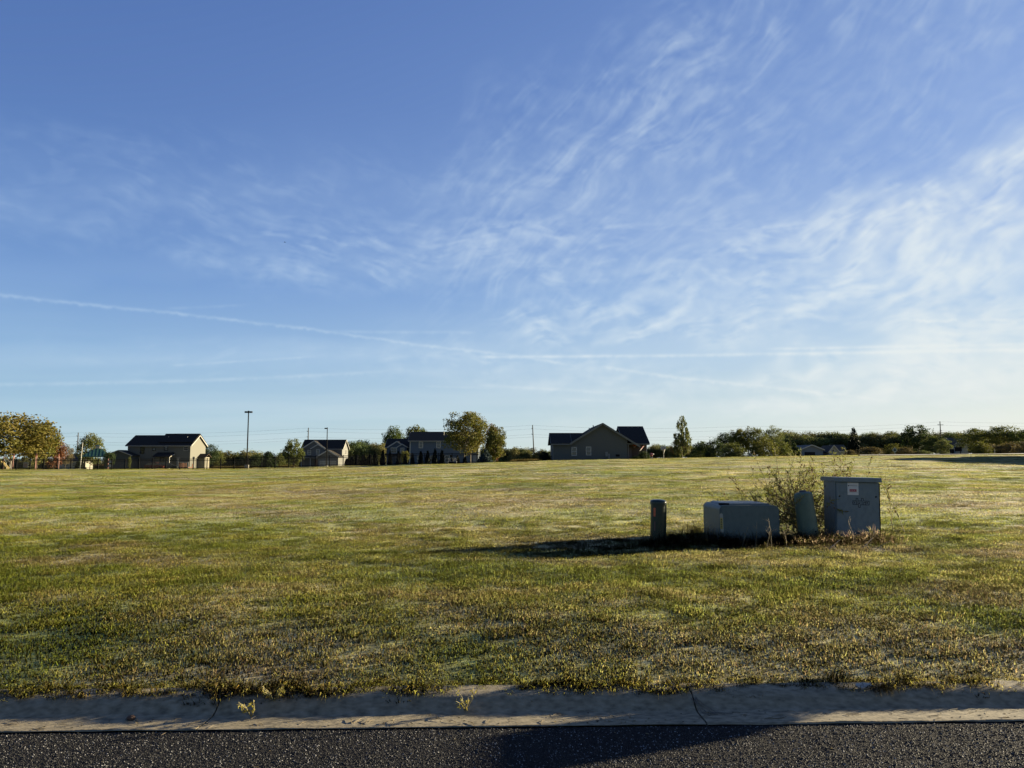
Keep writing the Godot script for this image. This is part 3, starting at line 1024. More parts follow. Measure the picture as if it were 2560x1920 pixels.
func build_houses() -> void:
	var W: Material = mats["white"]
	var T: Material = mats["trim"]
	# --- two-storey beige house, left
	var d := 183.0
	var o := thing("two_storey_house", Vector3(xs(400, d), ys(1172, d), -d), "two storey beige house with one sunlit cream gable end", "house")
	ho = o
	hd = d
	var bw: Material = mats["beige_wall"]
	var rd: Material = mats["roof_dark"]
	block_x(o, hx(318), hx(475), -9.0, 0.0, -0.5, hy(1113), hy(1113) + 2.35, bw, rd, T)
	put(MB.new().extrude(chevron(-8.2, -0.8, hy(1113) + 0.75, hy(1113) + 2.75, 0.2, 0.14), -hx(475) - 0.4, -hx(391), ZX).done(), "roof", rd, o)
	window(o, front(hx(355), hy(1126), 0.0), 0.75, 1.35, mats["black_metal"])
	window(o, front(hx(384), hy(1123), 0.0), 0.6, 0.45, mats["black_metal"], false)
	window(o, front(hx(414), hy(1121), 0.0), 0.7, 0.8, mats["black_metal"])
	window(o, front(hx(464), hy(1121), 0.0), 0.9, 0.8, T)
	window(o, rightside(hx(475), hy(1145), -2.0), 0.9, 0.45, mats["black_metal"], false)
	# lean-to bay and its roof
	slab(o, "bay_wall", Vector3(hx(397), -0.5, 0.003), Vector3(hx(432), hy(1143), 1.9), bw)
	put(MB.new().extrude(PackedVector2Array([Vector2(0.003, hy(1133)), Vector2(2.5, hy(1143)), Vector2(2.5, hy(1143) + 0.18), Vector2(0.003, hy(1133) + 0.2)]), -hx(436), -hx(393), ZX).done(), "porch_roof", rd, o)
	window(o, front(hx(414), hy(1149), 1.9), 0.75, 0.8, mats["black_metal"])
	rod(o, "downpipe", [Vector3(hx(434), -0.3, 2.3), Vector3(hx(434), hy(1143), 2.3), Vector3(hx(438), hy(1136), 0.6)], 0.1, W)
	var dr := slab(o, "door", Vector3(hx(442), -0.3, 0.003), Vector3(hx(450), hy(1144), 0.06), T)
	slab(dr, "door_pane", Vector3(hx(444), hy(1156), 0.062), Vector3(hx(448), hy(1147), 0.08), mats["white"])
	for k in [[406, 1.2], [455, 1.0]]:
		rod(o, "vent_pipe", [Vector3(hx(k[0]), hy(1105), -1.6 - k[1]), Vector3(hx(k[0]), hy(1105) + 1.4, -1.6 - k[1])], 0.07, T)
	# entrance box on the sunny side
	slab(o, "porch_wall", Vector3(hx(475) + 0.003, -0.5, -7.4), Vector3(hx(475) + 1.7, hy(1143), -4.6), mats["cream_wall"])
	put(MB.new().extrude(chevron(-7.6, -4.4, hy(1143), hy(1135), 0.25, 0.12), -hx(475) - 2.1, -hx(475) - 0.003, ZX).done(), "porch_roof", mats["roof_brown"], o)
	rod(o, "porch_post", [Vector3(hx(475) + 2.0, -0.5, -4.4), Vector3(hx(475) + 2.0, hy(1142), -4.4)], 0.07, W)
	# garage wing to the front, its own gable
	var sw: Material = mats["shed_wall"]
	block_z(o, hx(283), hx(346), 0.05, 3.4, -0.6, hy(1139), hy(1127), sw, rd, T, 0.35, 0.2)
	# --- deck beside it
	d = 172.0
	var k0 := thing("wooden_deck", spot(464, d), "small wooden deck with red brown railing before the sunlit gable", "deck")
	slab(k0, "platform", Vector3(-1.0, 0.35, -1.2), Vector3(1.05, 0.5, 1.2), mats["deck_wood"])
	for k in 7:
		slab(k0, "baluster", Vector3(-0.95 + k * 0.31, 0.5, 1.1), Vector3(-0.87 + k * 0.31, 1.45, 1.18), mats["deck_wood"])
	slab(k0, "handrail", Vector3(-1.05, 1.45, 1.06), Vector3(1.1, 1.55, 1.22), mats["white"])
	for s in [-1.1, 1.02]:
		slab(k0, "post", Vector3(s, -0.1, 1.05), Vector3(s + 0.14, 1.62, 1.2), mats["white"])
		slab(k0, "post", Vector3(s, -0.1, -1.2), Vector3(s + 0.14, 1.2, -1.06), mats["deck_wood"])
	# --- two parked cars in the shade of the house
	car(spot(389, 174.0), 0.0, "parked_car", "dark red car with pale sunlit tail parked before the beige house", mats["car_red"])
	car(spot(420, 175.0), 0.2, "parked_car", "low black car parked under the window of the beige house", mats["car_dark"])
	# --- neighbour behind the swings
	d = 205.0
	o = thing("bungalow", Vector3(xs(172, d), ys(1171, d), -d), "low white bungalow with brown hipped roof behind the swing set", "house")
	ho = o
	hd = d
	var bx := xs(150, d) - o.position.x
	var ex := xs(197, d) - o.position.x
	slab(o, "wall", Vector3(bx, -0.5, -7.0), Vector3(ex, 1.95, 0.0), mats["white_wall"])
	var hp := MB.new()
	var rb := [Vector3(bx - 0.5, 1.9, 0.5), Vector3(ex + 0.5, 1.9, 0.5), Vector3(ex + 0.5, 1.9, -7.5), Vector3(bx - 0.5, 1.9, -7.5), Vector3(bx + 1.2, 3.9, -3.5), Vector3(ex - 1.6, 3.9, -3.5)]
	hp.quad(rb[0], rb[1], rb[5], rb[4])
	hp.tri(rb[1], rb[2], rb[5])
	hp.quad(rb[2], rb[3], rb[4], rb[5])
	hp.tri(rb[3], rb[0], rb[4])
	hp.quad(rb[3], rb[2], rb[1], rb[0])
	put(hp.done(), "roof", mats["roof_grey"], o)
	for k in [[-0.6, 1.1], [1.6, 0.8]]:
		window(o, front(k[0], 1.0, 0.0), k[1], 0.8, mats["trim"])
	# --- two-storey grey house with a white garage door
	d = 225.0
	o = thing("garage_house", Vector3(xs(805, d), ys(1167, d), -d), "two storey grey house with white gable trim and white garage door", "house")
	ho = o
	hd = d
	var gw: Material = mats["siding"]
	block_x(o, hx(755), hx(855), -8.0, 0.0, -0.5, hy(1121), hy(1121) + 2.5, gw, rd, T)
	block_z(o, hx(758), hx(813), -4.0, 0.5, -0.4, hy(1121), hy(1103), gw, rd, W, 0.3, 0.3)
	block_z(o, hx(781), hx(813) - 0.05, -3.0, 1.1, hy(1143), hy(1121) - 0.05, hy(1112), gw, rd, W, 0.3, 0.26)
	block_z(o, hx(806), hx(856), 0.05, 5.5, -0.4, hy(1142), hy(1127), gw, rd, W, 0.4, 0.3)
	slab(o, "porch_roof", Vector3(hx(758) - 0.5, hy(1145), 0.503), Vector3(hx(805), hy(1142), 3.0), rd)
	slab(o, "porch_gutter", Vector3(hx(758) - 0.5, hy(1146), 3.003), Vector3(hx(805), hy(1144), 3.1), W)
	for px in [760, 782, 801]:
		slab(o, "porch_post", Vector3(hx(px) - 0.1, -0.4, 2.6), Vector3(hx(px) + 0.1, hy(1145), 2.8), W)
	var gd := slab(o, "garage_door", Vector3(hx(811), -0.3, 5.503), Vector3(hx(852), hy(1152), 5.56), W)
	for k in 3:
		for j in 4:
			slab(gd, "door_panel", Vector3(hx(811) + 0.2 + j * 1.17, 0.0 + k * 0.56, 5.562), Vector3(hx(811) + 1.2 + j * 1.17, 0.42 + k * 0.56, 5.59), mats["white_wall"])
	window(o, front(hx(774), hy(1131), 0.5), 0.75, 1.2, W, true, 0.16)
	window(o, front(hx(797), hy(1130), 1.1), 0.75, 1.2, W, true, 0.16)
	slab(o, "front_door", Vector3(hx(788), -0.3, 0.503), Vector3(hx(796), hy(1150), 0.56), mats["car_red"])
	window(o, rightside(hx(855), hy(1130), -5.0), 0.7, 1.2, W)
	# --- blue house behind the row of arborvitae
	d = 190.0
	o = thing("blue_house", Vector3(xs(1080, d), ys(1160, d), -d), "long two storey slate blue house behind the arborvitae row", "house")
	ho = o
	hd = d
	var bl: Material = mats["blue_wall"]
	block_x(o, hx(1024), hx(1196), -9.0, 0.0, -0.5, hy(1101), hy(1101) + 2.15, bl, mats["roof_brown"], T)
	slab(o, "corner_board", Vector3(hx(1024) - 0.02, -0.4, -0.1), Vector3(hx(1026), hy(1102), 0.03), W)
	for px in [1052, 1096, 1150]:
		window(o, front(hx(px), hy(1112), 0.0), 0.8, 1.35, W, true, 0.13)
	for px in [1048, 1080, 1118]:
		window(o, front(hx(px), hy(1147), 0.0), 0.9, 1.5, W, true, 0.13)
	rod(o, "vent_pipe", [Vector3(hx(1107), hy(1092), -2.5), Vector3(hx(1107), hy(1092) + 1.4, -2.5)], 0.08, W)
	block_x(o, hx(956) , hx(1024) - 0.05, -14.0, -6.0, -0.5, hy(1116), hy(1116) + 2.0, bl, rd, T)
	block_z(o, hx(962), hx(1006), -9.0, -5.3, -0.4, hy(1117), hy(1103), bl, rd, W, 0.3, 0.28)
	block_z(o, hx(987), hx(1006) + 0.4, -9.0, -4.7, -0.4, hy(1117), hy(1110), bl, rd, W, 0.25, 0.24)
	window(o, front(hx(976), hy(1125), -5.3), 1.3, 1.15, W, true, 0.14)
	window(o, front(hx(999), hy(1126), -4.7), 0.75, 1.2, W, true, 0.14)
	slab(o, "porch_roof", Vector3(hx(958), hy(1139), -4.69), Vector3(hx(1022), hy(1134), -2.4), rd)
	for px in [968, 987, 1020]:
		slab(o, "porch_post", Vector3(hx(px) - 0.1, -0.4, -2.7), Vector3(hx(px) + 0.1, hy(1139), -2.5), W)
	# --- grey ranch house, right of the middle
	d = 114.0
	o = thing("ranch_house", Vector3(xs(1480, d), ys(1152, d), -d), "dark grey single storey house with broad front gable and two white windows", "house")
	ho = o
	hd = d
	var rw: Material = mats["ranch_wall"]
	var yb := -0.8
	var tr := M("ranch_trim", 0.10, 0.10, 0.085, 0.8)
	var pk: float = hx(1507)
	var ye: float = hy(1108)
	var yk: float = hy(1060)
	# broad gable: left rake meets the wing, right rake reaches further down
	var half: float = pk - hx(1430)
	put(MB.new().extrude(PackedVector2Array([Vector2(pk - half, yb), Vector2(hx(1569), yb), Vector2(hx(1569), yk - (hx(1569) - pk) * (yk - ye) / half), Vector2(pk, yk), Vector2(pk - half, ye)]), -16.0, 0.0).done(), "wall", rw, o)
	put(MB.new().extrude(chevron(pk - half, pk + half, ye, yk, 0.3, 0.16), -16.4, 0.45).done(), "roof", rd, o)
	# the right roof continues down over the porch
	var sl := (yk - ye) / half
	var rx: float = hx(1600)
	put(MB.new().extrude(PackedVector2Array([Vector2(pk + half + 0.3, ye - 0.3 * sl + 0.02), Vector2(rx, yk - (rx - pk) * sl + 0.02), Vector2(rx, yk - (rx - pk) * sl + 0.18), Vector2(pk + half + 0.3, ye - 0.3 * sl + 0.18)]), -6.0, 0.45).done(), "porch_roof", rd, o)
	var bb := MB.new()
	bb.bar(Vector3(pk - half - 0.3, ye - 0.3 * sl + 0.06, 0.49), Vector3(pk, yk + 0.06, 0.49), 0.06, 0.26)
	bb.bar(Vector3(rx, yk - (rx - pk) * sl + 0.06, 0.49), Vector3(pk, yk + 0.06, 0.49), 0.06, 0.26)
	put(bb.done(), "bargeboard", tr, o)
	# left wing, ridge along x
	block_x(o, hx(1383), pk - half - 0.36, -8.0, -0.02, yb, hy(1109), hy(1109) + 1.55, rw, rd, tr, 0.35)
	put(MB.new().extrude(chevron(-8.0, -0.1, hy(1109), hy(1109) + 1.55, 0.0, 0.16), -(pk - half + 3.6), -(pk - half - 0.4), ZX).done(), "roof", rd, o)
	slab(o, "wall", Vector3(pk - half - 0.36, yb, -7.9), Vector3(pk - half, hy(1109), -0.03), rw)
	# right wing
	block_x(o, hx(1569) + 0.02, hx(1622), -13.0, -1.8, yb, hy(1107), hy(1107) + 2.6, mats["brick_wall"], rd, tr, 0.4)
	block_x(o, hx(1610), hx(1622) + 0.3, -14.5, -3.6, yb, hy(1108), hy(1108) + 2.1, mats["brick_wall"], rd, tr, 0.35)
	slab(o, "porch_beam", Vector3(hx(1570), hy(1111), -0.25), Vector3(hx(1597), hy(1108), -0.05), tr)
	slab(o, "porch_post", Vector3(hx(1571), yb, -0.2), Vector3(hx(1572) + 0.04, hy(1111), -0.08), tr)
	slab(o, "corner_board", Vector3(hx(1621), yb, -1.83), Vector3(hx(1623), hy(1108), -1.75), W)
	slab(o, "corner_board", Vector3(hx(1383) - 0.03, yb, -0.1), Vector3(hx(1384), hy(1111), 0.02), tr)
	window(o, front(hx(1435.5), hy(1128.5), 0.0), 0.62, 1.12, W, true, 0.085)
	window(o, front(hx(1471.5), hy(1127.5), 0.0), 0.62, 1.12, W, true, 0.085)
	slab(o, "front_door", Vector3(hx(1576), yb, -1.797), Vector3(hx(1584), hy(1118), -1.74), M("door_brown", 0.09, 0.06, 0.05, 0.6))
	slab(o, "meter_box", Vector3(hx(1513.5), hy(1141), 0.003), Vector3(hx(1519.5), hy(1129.5), 0.16), M("meter_grey", 0.13, 0.13, 0.115, 0.6))
	slab(o, "meter_box", Vector3(hx(1520.5), hy(1147), 0.003), Vector3(hx(1524.5), hy(1134), 0.12), mats["meter_grey"])
	slab(o, "air_vent", Vector3(hx(1540), hy(1141), 0.003), Vector3(hx(1549), hy(1136), 0.1), mats["black_metal"])
	for a in [[1477, -2.0, 1075], [1491, -4.0, 1066]]:
		rod(o, "vent_pipe", [Vector3(hx(a[0]), hy(a[2]) - 0.6, a[1]), Vector3(hx(a[0]), hy(a[2]) + 0.4, a[1])], 0.07, T)
	# things at its porch
	var bs := thing("hanging_basket", Vector3(xs(1587, d), ys(1112, d), -d - 0.1), "orange flower basket hanging under the grey house porch", "flower basket")
	put(MB.new().lathe([Vector2(0.02, -0.42), Vector2(0.16, -0.36), Vector2(0.2, -0.2)], 10).done(), "basket", mats["door_brown"], bs)
	var fl := MB.new()
	fl.colored = true
	for k in 90:
		fl.col = Color(1.0, rng.randf_range(0.5, 1.1), 0.6)
		var p := Vector3(rng.randfn() * 0.14, -0.17 + rng.randf() * 0.2, rng.randfn() * 0.14)
		var a := Vector3(rng.randfn(), rng.randfn(), rng.randfn()).normalized() * 0.05
		var b := a.cross(Vector3.ONE.normalized()).normalized() * 0.05
		fl.quad(p - a, p - b, p + a, p + b)
	put(fl.done(), "flowers", leafmat("flower_orange", 0.4, 0.12, 0.03), bs).set_meta("kind", "stuff")
	rod(bs, "hook", [Vector3(0, -0.2, 0), Vector3(0, 0.28, 0)], 0.012, mats["black_metal"])
	var fg := thing("garden_flag", spot(1607, d + 0.6), "small pale striped flag on a slanting pole by the grey house", "flag")
	var fy := ys(1113, d) - fg.position.y
	rod(fg, "flagpole", [Vector3(-0.25, fy - 0.8, -0.6), Vector3(0.3, fy + 0.05, 0.2)], 0.02, W)
	var ff := MB.new()
	ff.colored = true
	for k in 6:
		ff.col = Color(1, 1, 1) if k % 2 == 0 else Color(0.75, 0.3, 0.33)
		var a0 := Vector3(-0.12 + 0.06 * k, fy - 0.62 + k * 0.1, -0.38 + k * 0.09)
		var a1 := Vector3(-0.06 + 0.06 * k, fy - 0.52 + k * 0.1, -0.29 + k * 0.09)
		var sway := 0.04 * sin(k * 1.9)
		ff.quad(a0 + Vector3(-0.28, -0.22 + sway, 0.05), a1 + Vector3(-0.3, -0.22 - sway, 0.05), a1, a0)
	var fm := M("flag_cloth", 0.6, 0.58, 0.56, 0.8)
	fm.vertex_color_use_as_albedo = true
	put(ff.done(), "cloth", fm, fg)
	# --- two white houses and a grey one at the far right
	d = 255.0
	o = thing("cottage", Vector3(xs(2028, d), ys(1140, d), -d), "pale blue grey low house with shallow gable at the wood's edge", "house")
	ho = o
	hd = d
	block_z(o, hx(2002), hx(2058), -12.0, 0.0, -0.6, hy(1124), hy(1113), mats["pale_blue_wall"], mats["roof_pale"], W, 0.5, 0.3)
	slab(o, "garage_door", Vector3(hx(2012), -0.5, 0.003), Vector3(hx(2038), hy(1130), 0.06), mats["roof_dark"])
	o = thing("cottage", Vector3(xs(2095, d), ys(1140, d), -d), "small white house with steep sunlit gable beside the pale blue house", "house")
	ho = o
	hd = d
	block_z(o, hx(2073), hx(2098), -9.0, 0.0, -0.6, hy(1129), hy(1114), mats["white_wall"], mats["roof_grey"], W, 0.3, 0.25)
	block_x(o, hx(2092), hx(2122), -8.0, -1.2, -0.6, hy(1127), hy(1127) + 1.9, mats["white_wall"], mats["roof_grey"], W, 0.3)
	window(o, front(hx(2084), hy(1128), 0.0), 0.6, 1.1, W, true, 0.14)
	d = 262.0
	o = thing("cottage", Vector3(xs(2400, d), ys(1134, d), -d), "grey gabled house half hidden by shrubs near the dark mailbox", "house")
	ho = o
	hd = d
	block_z(o, hx(2390), hx(2414), -10.0, 0.0, -0.6, hy(1110), hy(1099), mats["pale_blue_wall"], mats["roof_grey"], W, 0.4, 0.3)
	block_x(o, hx(2400), hx(2432), -12.0, -2.5, -0.6, hy(1111), hy(1111) + 2.3, mats["pale_blue_wall"], mats["roof_grey"], W, 0.4)
	# --- a house just outside the picture: its shadow lies across the lawn at the right
	o = thing("corner_house", Vector3(80.0, ground(80.0, 91.0), -91.0), "grey house right of the view that shades the lawn", "house")
	ho = o
	hd = d
	block_z(o, -6.0, 7.0, -13.0, 15.0, -0.6, 3.3, 6.9, gw, rd, T)

func car(at: Vector3, turn: float, called: String, label: String, paint: Material) -> void:
	var o := thing(called, at, label, "car", "cars by the beige house", turn)
	put(MB.new().extrude(PackedVector2Array([Vector2(-2.1, 0.3), Vector2(2.1, 0.3), Vector2(2.15, 0.75), Vector2(1.3, 0.92), Vector2(-2.05, 0.95)]), -0.85, 0.85).done(), "body", paint, o)
	put(MB.new().extrude(PackedVector2Array([Vector2(-1.9, 0.953), Vector2(1.25, 0.925), Vector2(0.55, 1.4), Vector2(-1.45, 1.42)]), -0.75, 0.75).done(), "cabin", mats["glass"], o)
	slab(o, "car_roof", Vector3(-1.4, 1.425, -0.72), Vector3(0.5, 1.47, 0.72), paint)
	for x in [-1.35, 1.35]:
		for z in [-0.86, 0.86]:
			var w := put(MB.new().tube([Vector3(x, 0.3, z - 0.1), Vector3(x, 0.3, z + 0.1)], [0.3, 0.3], 14).done(), "wheel", mats["tyre"], o)
			put(MB.new().tube([Vector3(x, 0.3, z - 0.11), Vector3(x, 0.3, z + 0.11)], [0.17, 0.17], 10).done(), "rim", mats["trim"], w)
	for z in [-0.6, 0.6]:
		slab(o, "tail_light", Vector3(-2.13, 0.7, z - 0.15), Vector3(-2.08, 0.88, z + 0.15), mats["red_metal"])

func build_park() -> void:
	# black railing fence along the far edge of the lawn
	var d := 104.5
	var x0 := xs(-60, d)
	var x1 := xs(1205, d)
	var f := thing("railing_fence", Vector3(x0, 0, -d), "long black metal railing fence along the far edge of the lawn", "fence")
	var bm: Material = mats["black_metal"]
	var step := 34.0 * d / 1930.4
	var posts := int((x1 - x0) / step)
	var pk := MB.new()
	for k in posts + 1:
		var x := k * step
		var g := ground(x0 + x, d)
		slab(f, "post", Vector3(x - 0.05, g - 0.3, -0.05), Vector3(x + 0.05, g + 1.5, 0.05), bm)
		if k == posts:
			break
		var g2 := ground(x0 + x + step, d)
		for h in [0.18, 1.18, 1.4]:
			put(MB.new().bar(Vector3(x + 0.037, g + h, 0), Vector3(x + step - 0.037, g2 + h, 0), 0.04, 0.06).done(), "rail", bm, f)
		for j in range(1, 14):
			var t := j / 14.0
			var px := x + step * t
			var gg := lerpf(g, g2, t)
			pk.box(Vector3(px - 0.011, gg + 0.08, -0.011), Vector3(px + 0.011, gg + 1.39, 0.011))
	var pi := put(pk.done(), "pickets", bm, f)
	pi.set_meta("kind", "stuff")
	# light poles
	light_pole(617.5, 108.0, 1027, 1162, "tall dark light pole with twin lamp heads and white concrete foot", true)
	light_pole(816.5, 150.0, 1069, 1164, "shorter dark light pole with one lamp head before the grey garage house", false)
	# swing set: three hoops and a beam
	d = 118.0
	var om: Material = mats["orange_metal"]
	var s := thing("swing_set", spot(90, d), "orange red swing set of three tube hoops and a dark top beam", "swing set")
	var top := 2.35
	for px in [34, 90.5, 146]:
		var x := xs(px, d) - s.position.x
		var pts := []
		for k in 13:
			var a := PI * k / 12.0
			pts.append(Vector3(x - 0.42 * cos(a), top - 0.5 + 0.5 * sin(a), -0.55 * cos(a)))
		pts.push_front(Vector3(x - 0.42, -0.2, -0.55))
		pts.push_back(Vector3(x + 0.42, -0.2, 0.55))
		rod(s, "hoop", pts, 0.06, om)
	rod(s, "beam", [Vector3(xs(34, d) - s.position.x, top, 0), Vector3(xs(146, d) - s.position.x, top + 0.05, 0)], 0.045, bm)
	for px in [52, 70, 108, 126]:
		var x := xs(px, d) - s.position.x
		var sw := rod(s, "swing_seat", [Vector3(x - 0.25, 0.55, 0), Vector3(x + 0.25, 0.55, 0)], 0.05, bm)
		for e in [-0.24, 0.24]:
			rod(sw, "chain", [Vector3(x + e, 0.58, 0), Vector3(x + e, top - 0.03, 0)], 0.012, bm, 4)
	# slide at the left edge
	var sl := thing("playground_slide", spot(6, 116.0), "yellow playground slide with pale handrails and red post", "slide")
	put(MB.new().extrude(PackedVector2Array([Vector2(-0.1, 0.95), Vector2(0.9, 0.0), Vector2(0.9, 0.35), Vector2(-0.1, 1.3)]), -0.35, 0.35).done(), "chute", mats["yellow_plastic"], sl)
	slab(sl, "platform", Vector3(-1.4, 0.95, -0.6), Vector3(-0.1, 1.1, 0.6), mats["red_metal"])
	for x in [-1.35, -0.15]:
		for z in [-0.55, 0.55]:
			rod(sl, "post", [Vector3(x, -0.2, z), Vector3(x, 1.95, z)], 0.06, mats["red_metal"] if z < 0 else mats["yellow_plastic"])
	for z in [-0.4, 0.4]:
		rod(sl, "handrail", [Vector3(-0.15, 1.9, z), Vector3(0.25, 1.85, z), Vector3(0.85, 1.1, z), Vector3(1.0, 0.1, z)], 0.03, mats["white"])
	# notice board
	var nb := thing("notice_board", spot(65.5, 112.0), "orange and white notice board on two posts by the swings", "sign")
	slab(nb, "panel", Vector3(-0.33, 0.3, -0.03), Vector3(0.33, 1.05, 0.03), mats["white_wall"])
	for k in 4:
		slab(nb, "printed_panel", Vector3(-0.25 + k * 0.13, 0.38, 0.033), Vector3(-0.17 + k * 0.13, 0.95 - 0.12 * (k % 2), 0.04), om)
	for x in [-0.3, 0.3]:
		rod(nb, "post", [Vector3(x, -0.2, -0.06), Vector3(x, 1.1, -0.06)], 0.03, bm)
	# plain white pole, leaning
	var wp := thing("white_pole", spot(201, 117.0), "slim white pole leaning slightly beside the green roofed shelter", "pole")
	put(MB.new().tube([Vector3(0, -0.2, 0), Vector3(0.22, 4.0, 0)], [0.06, 0.045], 8).done(), "shaft", mats["white"], wp)
	put(MB.new().lathe([Vector2(0.02, 4.0), Vector2(0.06, 4.03), Vector2(0.02, 4.1)], 8, Transform3D(Basis(), Vector3(0.22, 0, 0))).done(), "cap", mats["white"], wp)
	# red and white play post
	var rp := thing("play_panel", spot(275.5, 116.0), "red and white play panel with two posts by the shelter", "play panel")
	for x in [-0.28, 0.28]:
		rod(rp, "post", [Vector3(x, -0.2, 0), Vector3(x, 1.6, 0)], 0.07, mats["red_metal"])
	for y in [0.35, 0.95]:
		slab(rp, "board", Vector3(-0.2, y, -0.03), Vector3(0.2, y + 0.4, 0.03), mats["white"])
	# shelter with green metal roof and cupola
	d = 128.0
	var g := thing("park_shelter", spot(243, d), "open park shelter with ribbed green metal roof and small cupola", "shelter")
	g.rotation.y = 0.42
	var hw := 2.15
	var eave := 2.15
	var apex := 3.45
	for k in 4:
		var r := MB.new()
		var b := Transform3D(Basis(Vector3.UP, k * PI / 2), Vector3.ZERO)
		r.quad(b * Vector3(-hw, eave, hw), b * Vector3(hw, eave, hw), b * Vector3(0.35, apex, 0.35), b * Vector3(-0.35, apex, 0.35))
		r.quad(b * Vector3(-hw, eave - 0.14, hw), b * Vector3(hw, eave - 0.14, hw), b * Vector3(hw, eave, hw), b * Vector3(-hw, eave, hw))
		var face := put(r.done(), "roof_slope", mats["green_roof"], g)
		for j in 9:
			var x := lerpf(-hw + 0.12, hw - 0.12, j / 8.0)
			var up := (1.0 - absf(x) / hw)
			var xe := x if absf(x) < 0.35 else signf(x) * maxf(absf(x), 0.35)
			put(MB.new().bar(b * Vector3(x, eave + 0.02, hw), b * Vector3(xe, eave + 0.02 + (apex - eave) * minf(1.0, up * hw / (hw - 0.35)), hw - (hw - 0.35) * minf(1.0, up * hw / (hw - 0.35))), 0.05, 0.05).done(), "roof_rib", mats["green_roof"], face)
		put(MB.new().tube([b * Vector3(hw - 0.25, -0.2, hw - 0.25), b * Vector3(hw - 0.25, eave - 0.1, hw - 0.25)], [0.09, 0.09], 8).done(), "post", bm, g)
	slab(g, "cupola", Vector3(-0.33, apex + 0.003, -0.33), Vector3(0.33, apex + 0.42, 0.33), mats["white_wall"])
	put(MB.new().lathe([Vector2(0.6, apex + 0.42), Vector2(0.03, apex + 0.62)], 4, Transform3D(Basis(Vector3.UP, PI / 4), Vector3.ZERO)).done(), "cupola_roof", mats["green_roof"], g)
	slab(g, "table", Vector3(-0.9, 0.68, -0.4), Vector3(0.9, 0.75, 0.4), mats["deck_wood"])
	# white garden swing seat and a grey garden shed by the blue house
	var gs := thing("garden_bench", spot(1131, 128.0), "white slatted garden bench before the dark arborvitae row", "bench")
	slab(gs, "seat", Vector3(-0.75, 0.42, -0.25), Vector3(0.75, 0.48, 0.25), mats["white"])
	for k in 8:
		slab(gs, "back_slat", Vector3(-0.68 + k * 0.18, 0.5, -0.27), Vector3(-0.62 + k * 0.18, 0.98, -0.23), mats["white"])
	slab(gs, "back_rail", Vector3(-0.75, 0.98, -0.28), Vector3(0.75, 1.04, -0.22), mats["white"])
	for x in [-0.7, 0.64]:
		for z in [-0.24, 0.18]:
			slab(gs, "leg", Vector3(x, -0.1, z), Vector3(x + 0.06, 0.42, z + 0.06), mats["white"])
	var sh := thing("garden_shed", spot(1187, 134.0), "narrow grey garden shed between the locust and the blue spruce", "shed")
	block_z(sh, -0.42, 0.42, -1.2, 0.0, -0.2, 1.5, 1.75, mats["grey_wall"], mats["roof_grey"], mats["trim"], 0.1, 0.08)
	slab(sh, "door", Vector3(-0.3, 0.0, 0.003), Vector3(0.3, 1.4, 0.03), mats["trim"])
	# basketball hoop
	d = 117.0
	var hoop := thing("basketball_hoop", spot(1659, d), "basketball hoop with pale backboard on a grey pole", "basketball hoop")
	var hb := ys(1124.5, d) - hoop.position.y
	rod(hoop, "pole", [Vector3(0.1, -0.2, -0.5), Vector3(0.08, hb + 0.2, -0.45), Vector3(0.0, hb + 0.35, -0.05)], 0.05, mats["trim"])
	put(MB.new().extrude(PackedVector2Array([Vector2(-0.3, hb - 0.05), Vector2(0.3, hb - 0.05), Vector2(0.42, hb + 0.12), Vector2(0.42, hb + 0.55), Vector2(-0.42, hb + 0.55), Vector2(-0.42, hb + 0.12)]), -0.03, 0.0).done(), "backboard", mats["white"], hoop)
	put(MB.new().box(Vector3(-0.3, hb + 0.02, 0.003), Vector3(0.3, hb + 0.46, 0.008)).done(), "backboard_face", mats["trim"], hoop)
	var ring := []
	for k in 13:
		ring.append(Vector3(0.2 * cos(TAU * k / 12), hb + 0.04, 0.24 + 0.2 * sin(TAU * k / 12)))
	rod(hoop, "rim", ring, 0.02, om, 5)
	put(MB.new().lathe([Vector2(0.09, hb - 0.42), Vector2(0.13, hb - 0.2), Vector2(0.19, hb + 0.02)], 9, Transform3D(Basis(), Vector3(0, 0, 0.24))).done(), "net", mats["white"], hoop)
	# pink garden ornament
	var po := thing("garden_ornament", spot(1628, 115.0), "pink and white garden ornament on short legs beside the grey house", "ornament")
	put(MB.new().lathe([Vector2(0.02, 0.35), Vector2(0.24, 0.42), Vector2(0.3, 0.62), Vector2(0.2, 0.8), Vector2(0.02, 0.86)], 12).done(), "body", mats["pink"], po)
	put(MB.new().lathe([Vector2(0.02, 0.5), Vector2(0.13, 0.56), Vector2(0.13, 0.7), Vector2(0.02, 0.76)], 10, Transform3D(Basis(), Vector3(0.26, 0.05, 0.1))).done(), "head", mats["white"], po)
	for x in [-0.2, 0.16]:
		slab(po, "leg", Vector3(x, -0.1, -0.05), Vector3(x + 0.09, 0.45, 0.06), mats["white"])
	# diamond road signs seen across the lawn
	diamond(1875, 128.0, 1137, 0.34, "small teal diamond sign in front of the dark bushes")
	diamond(2238, 132.0, 1125, 0.46, "larger teal diamond sign with white edge by the round bush")
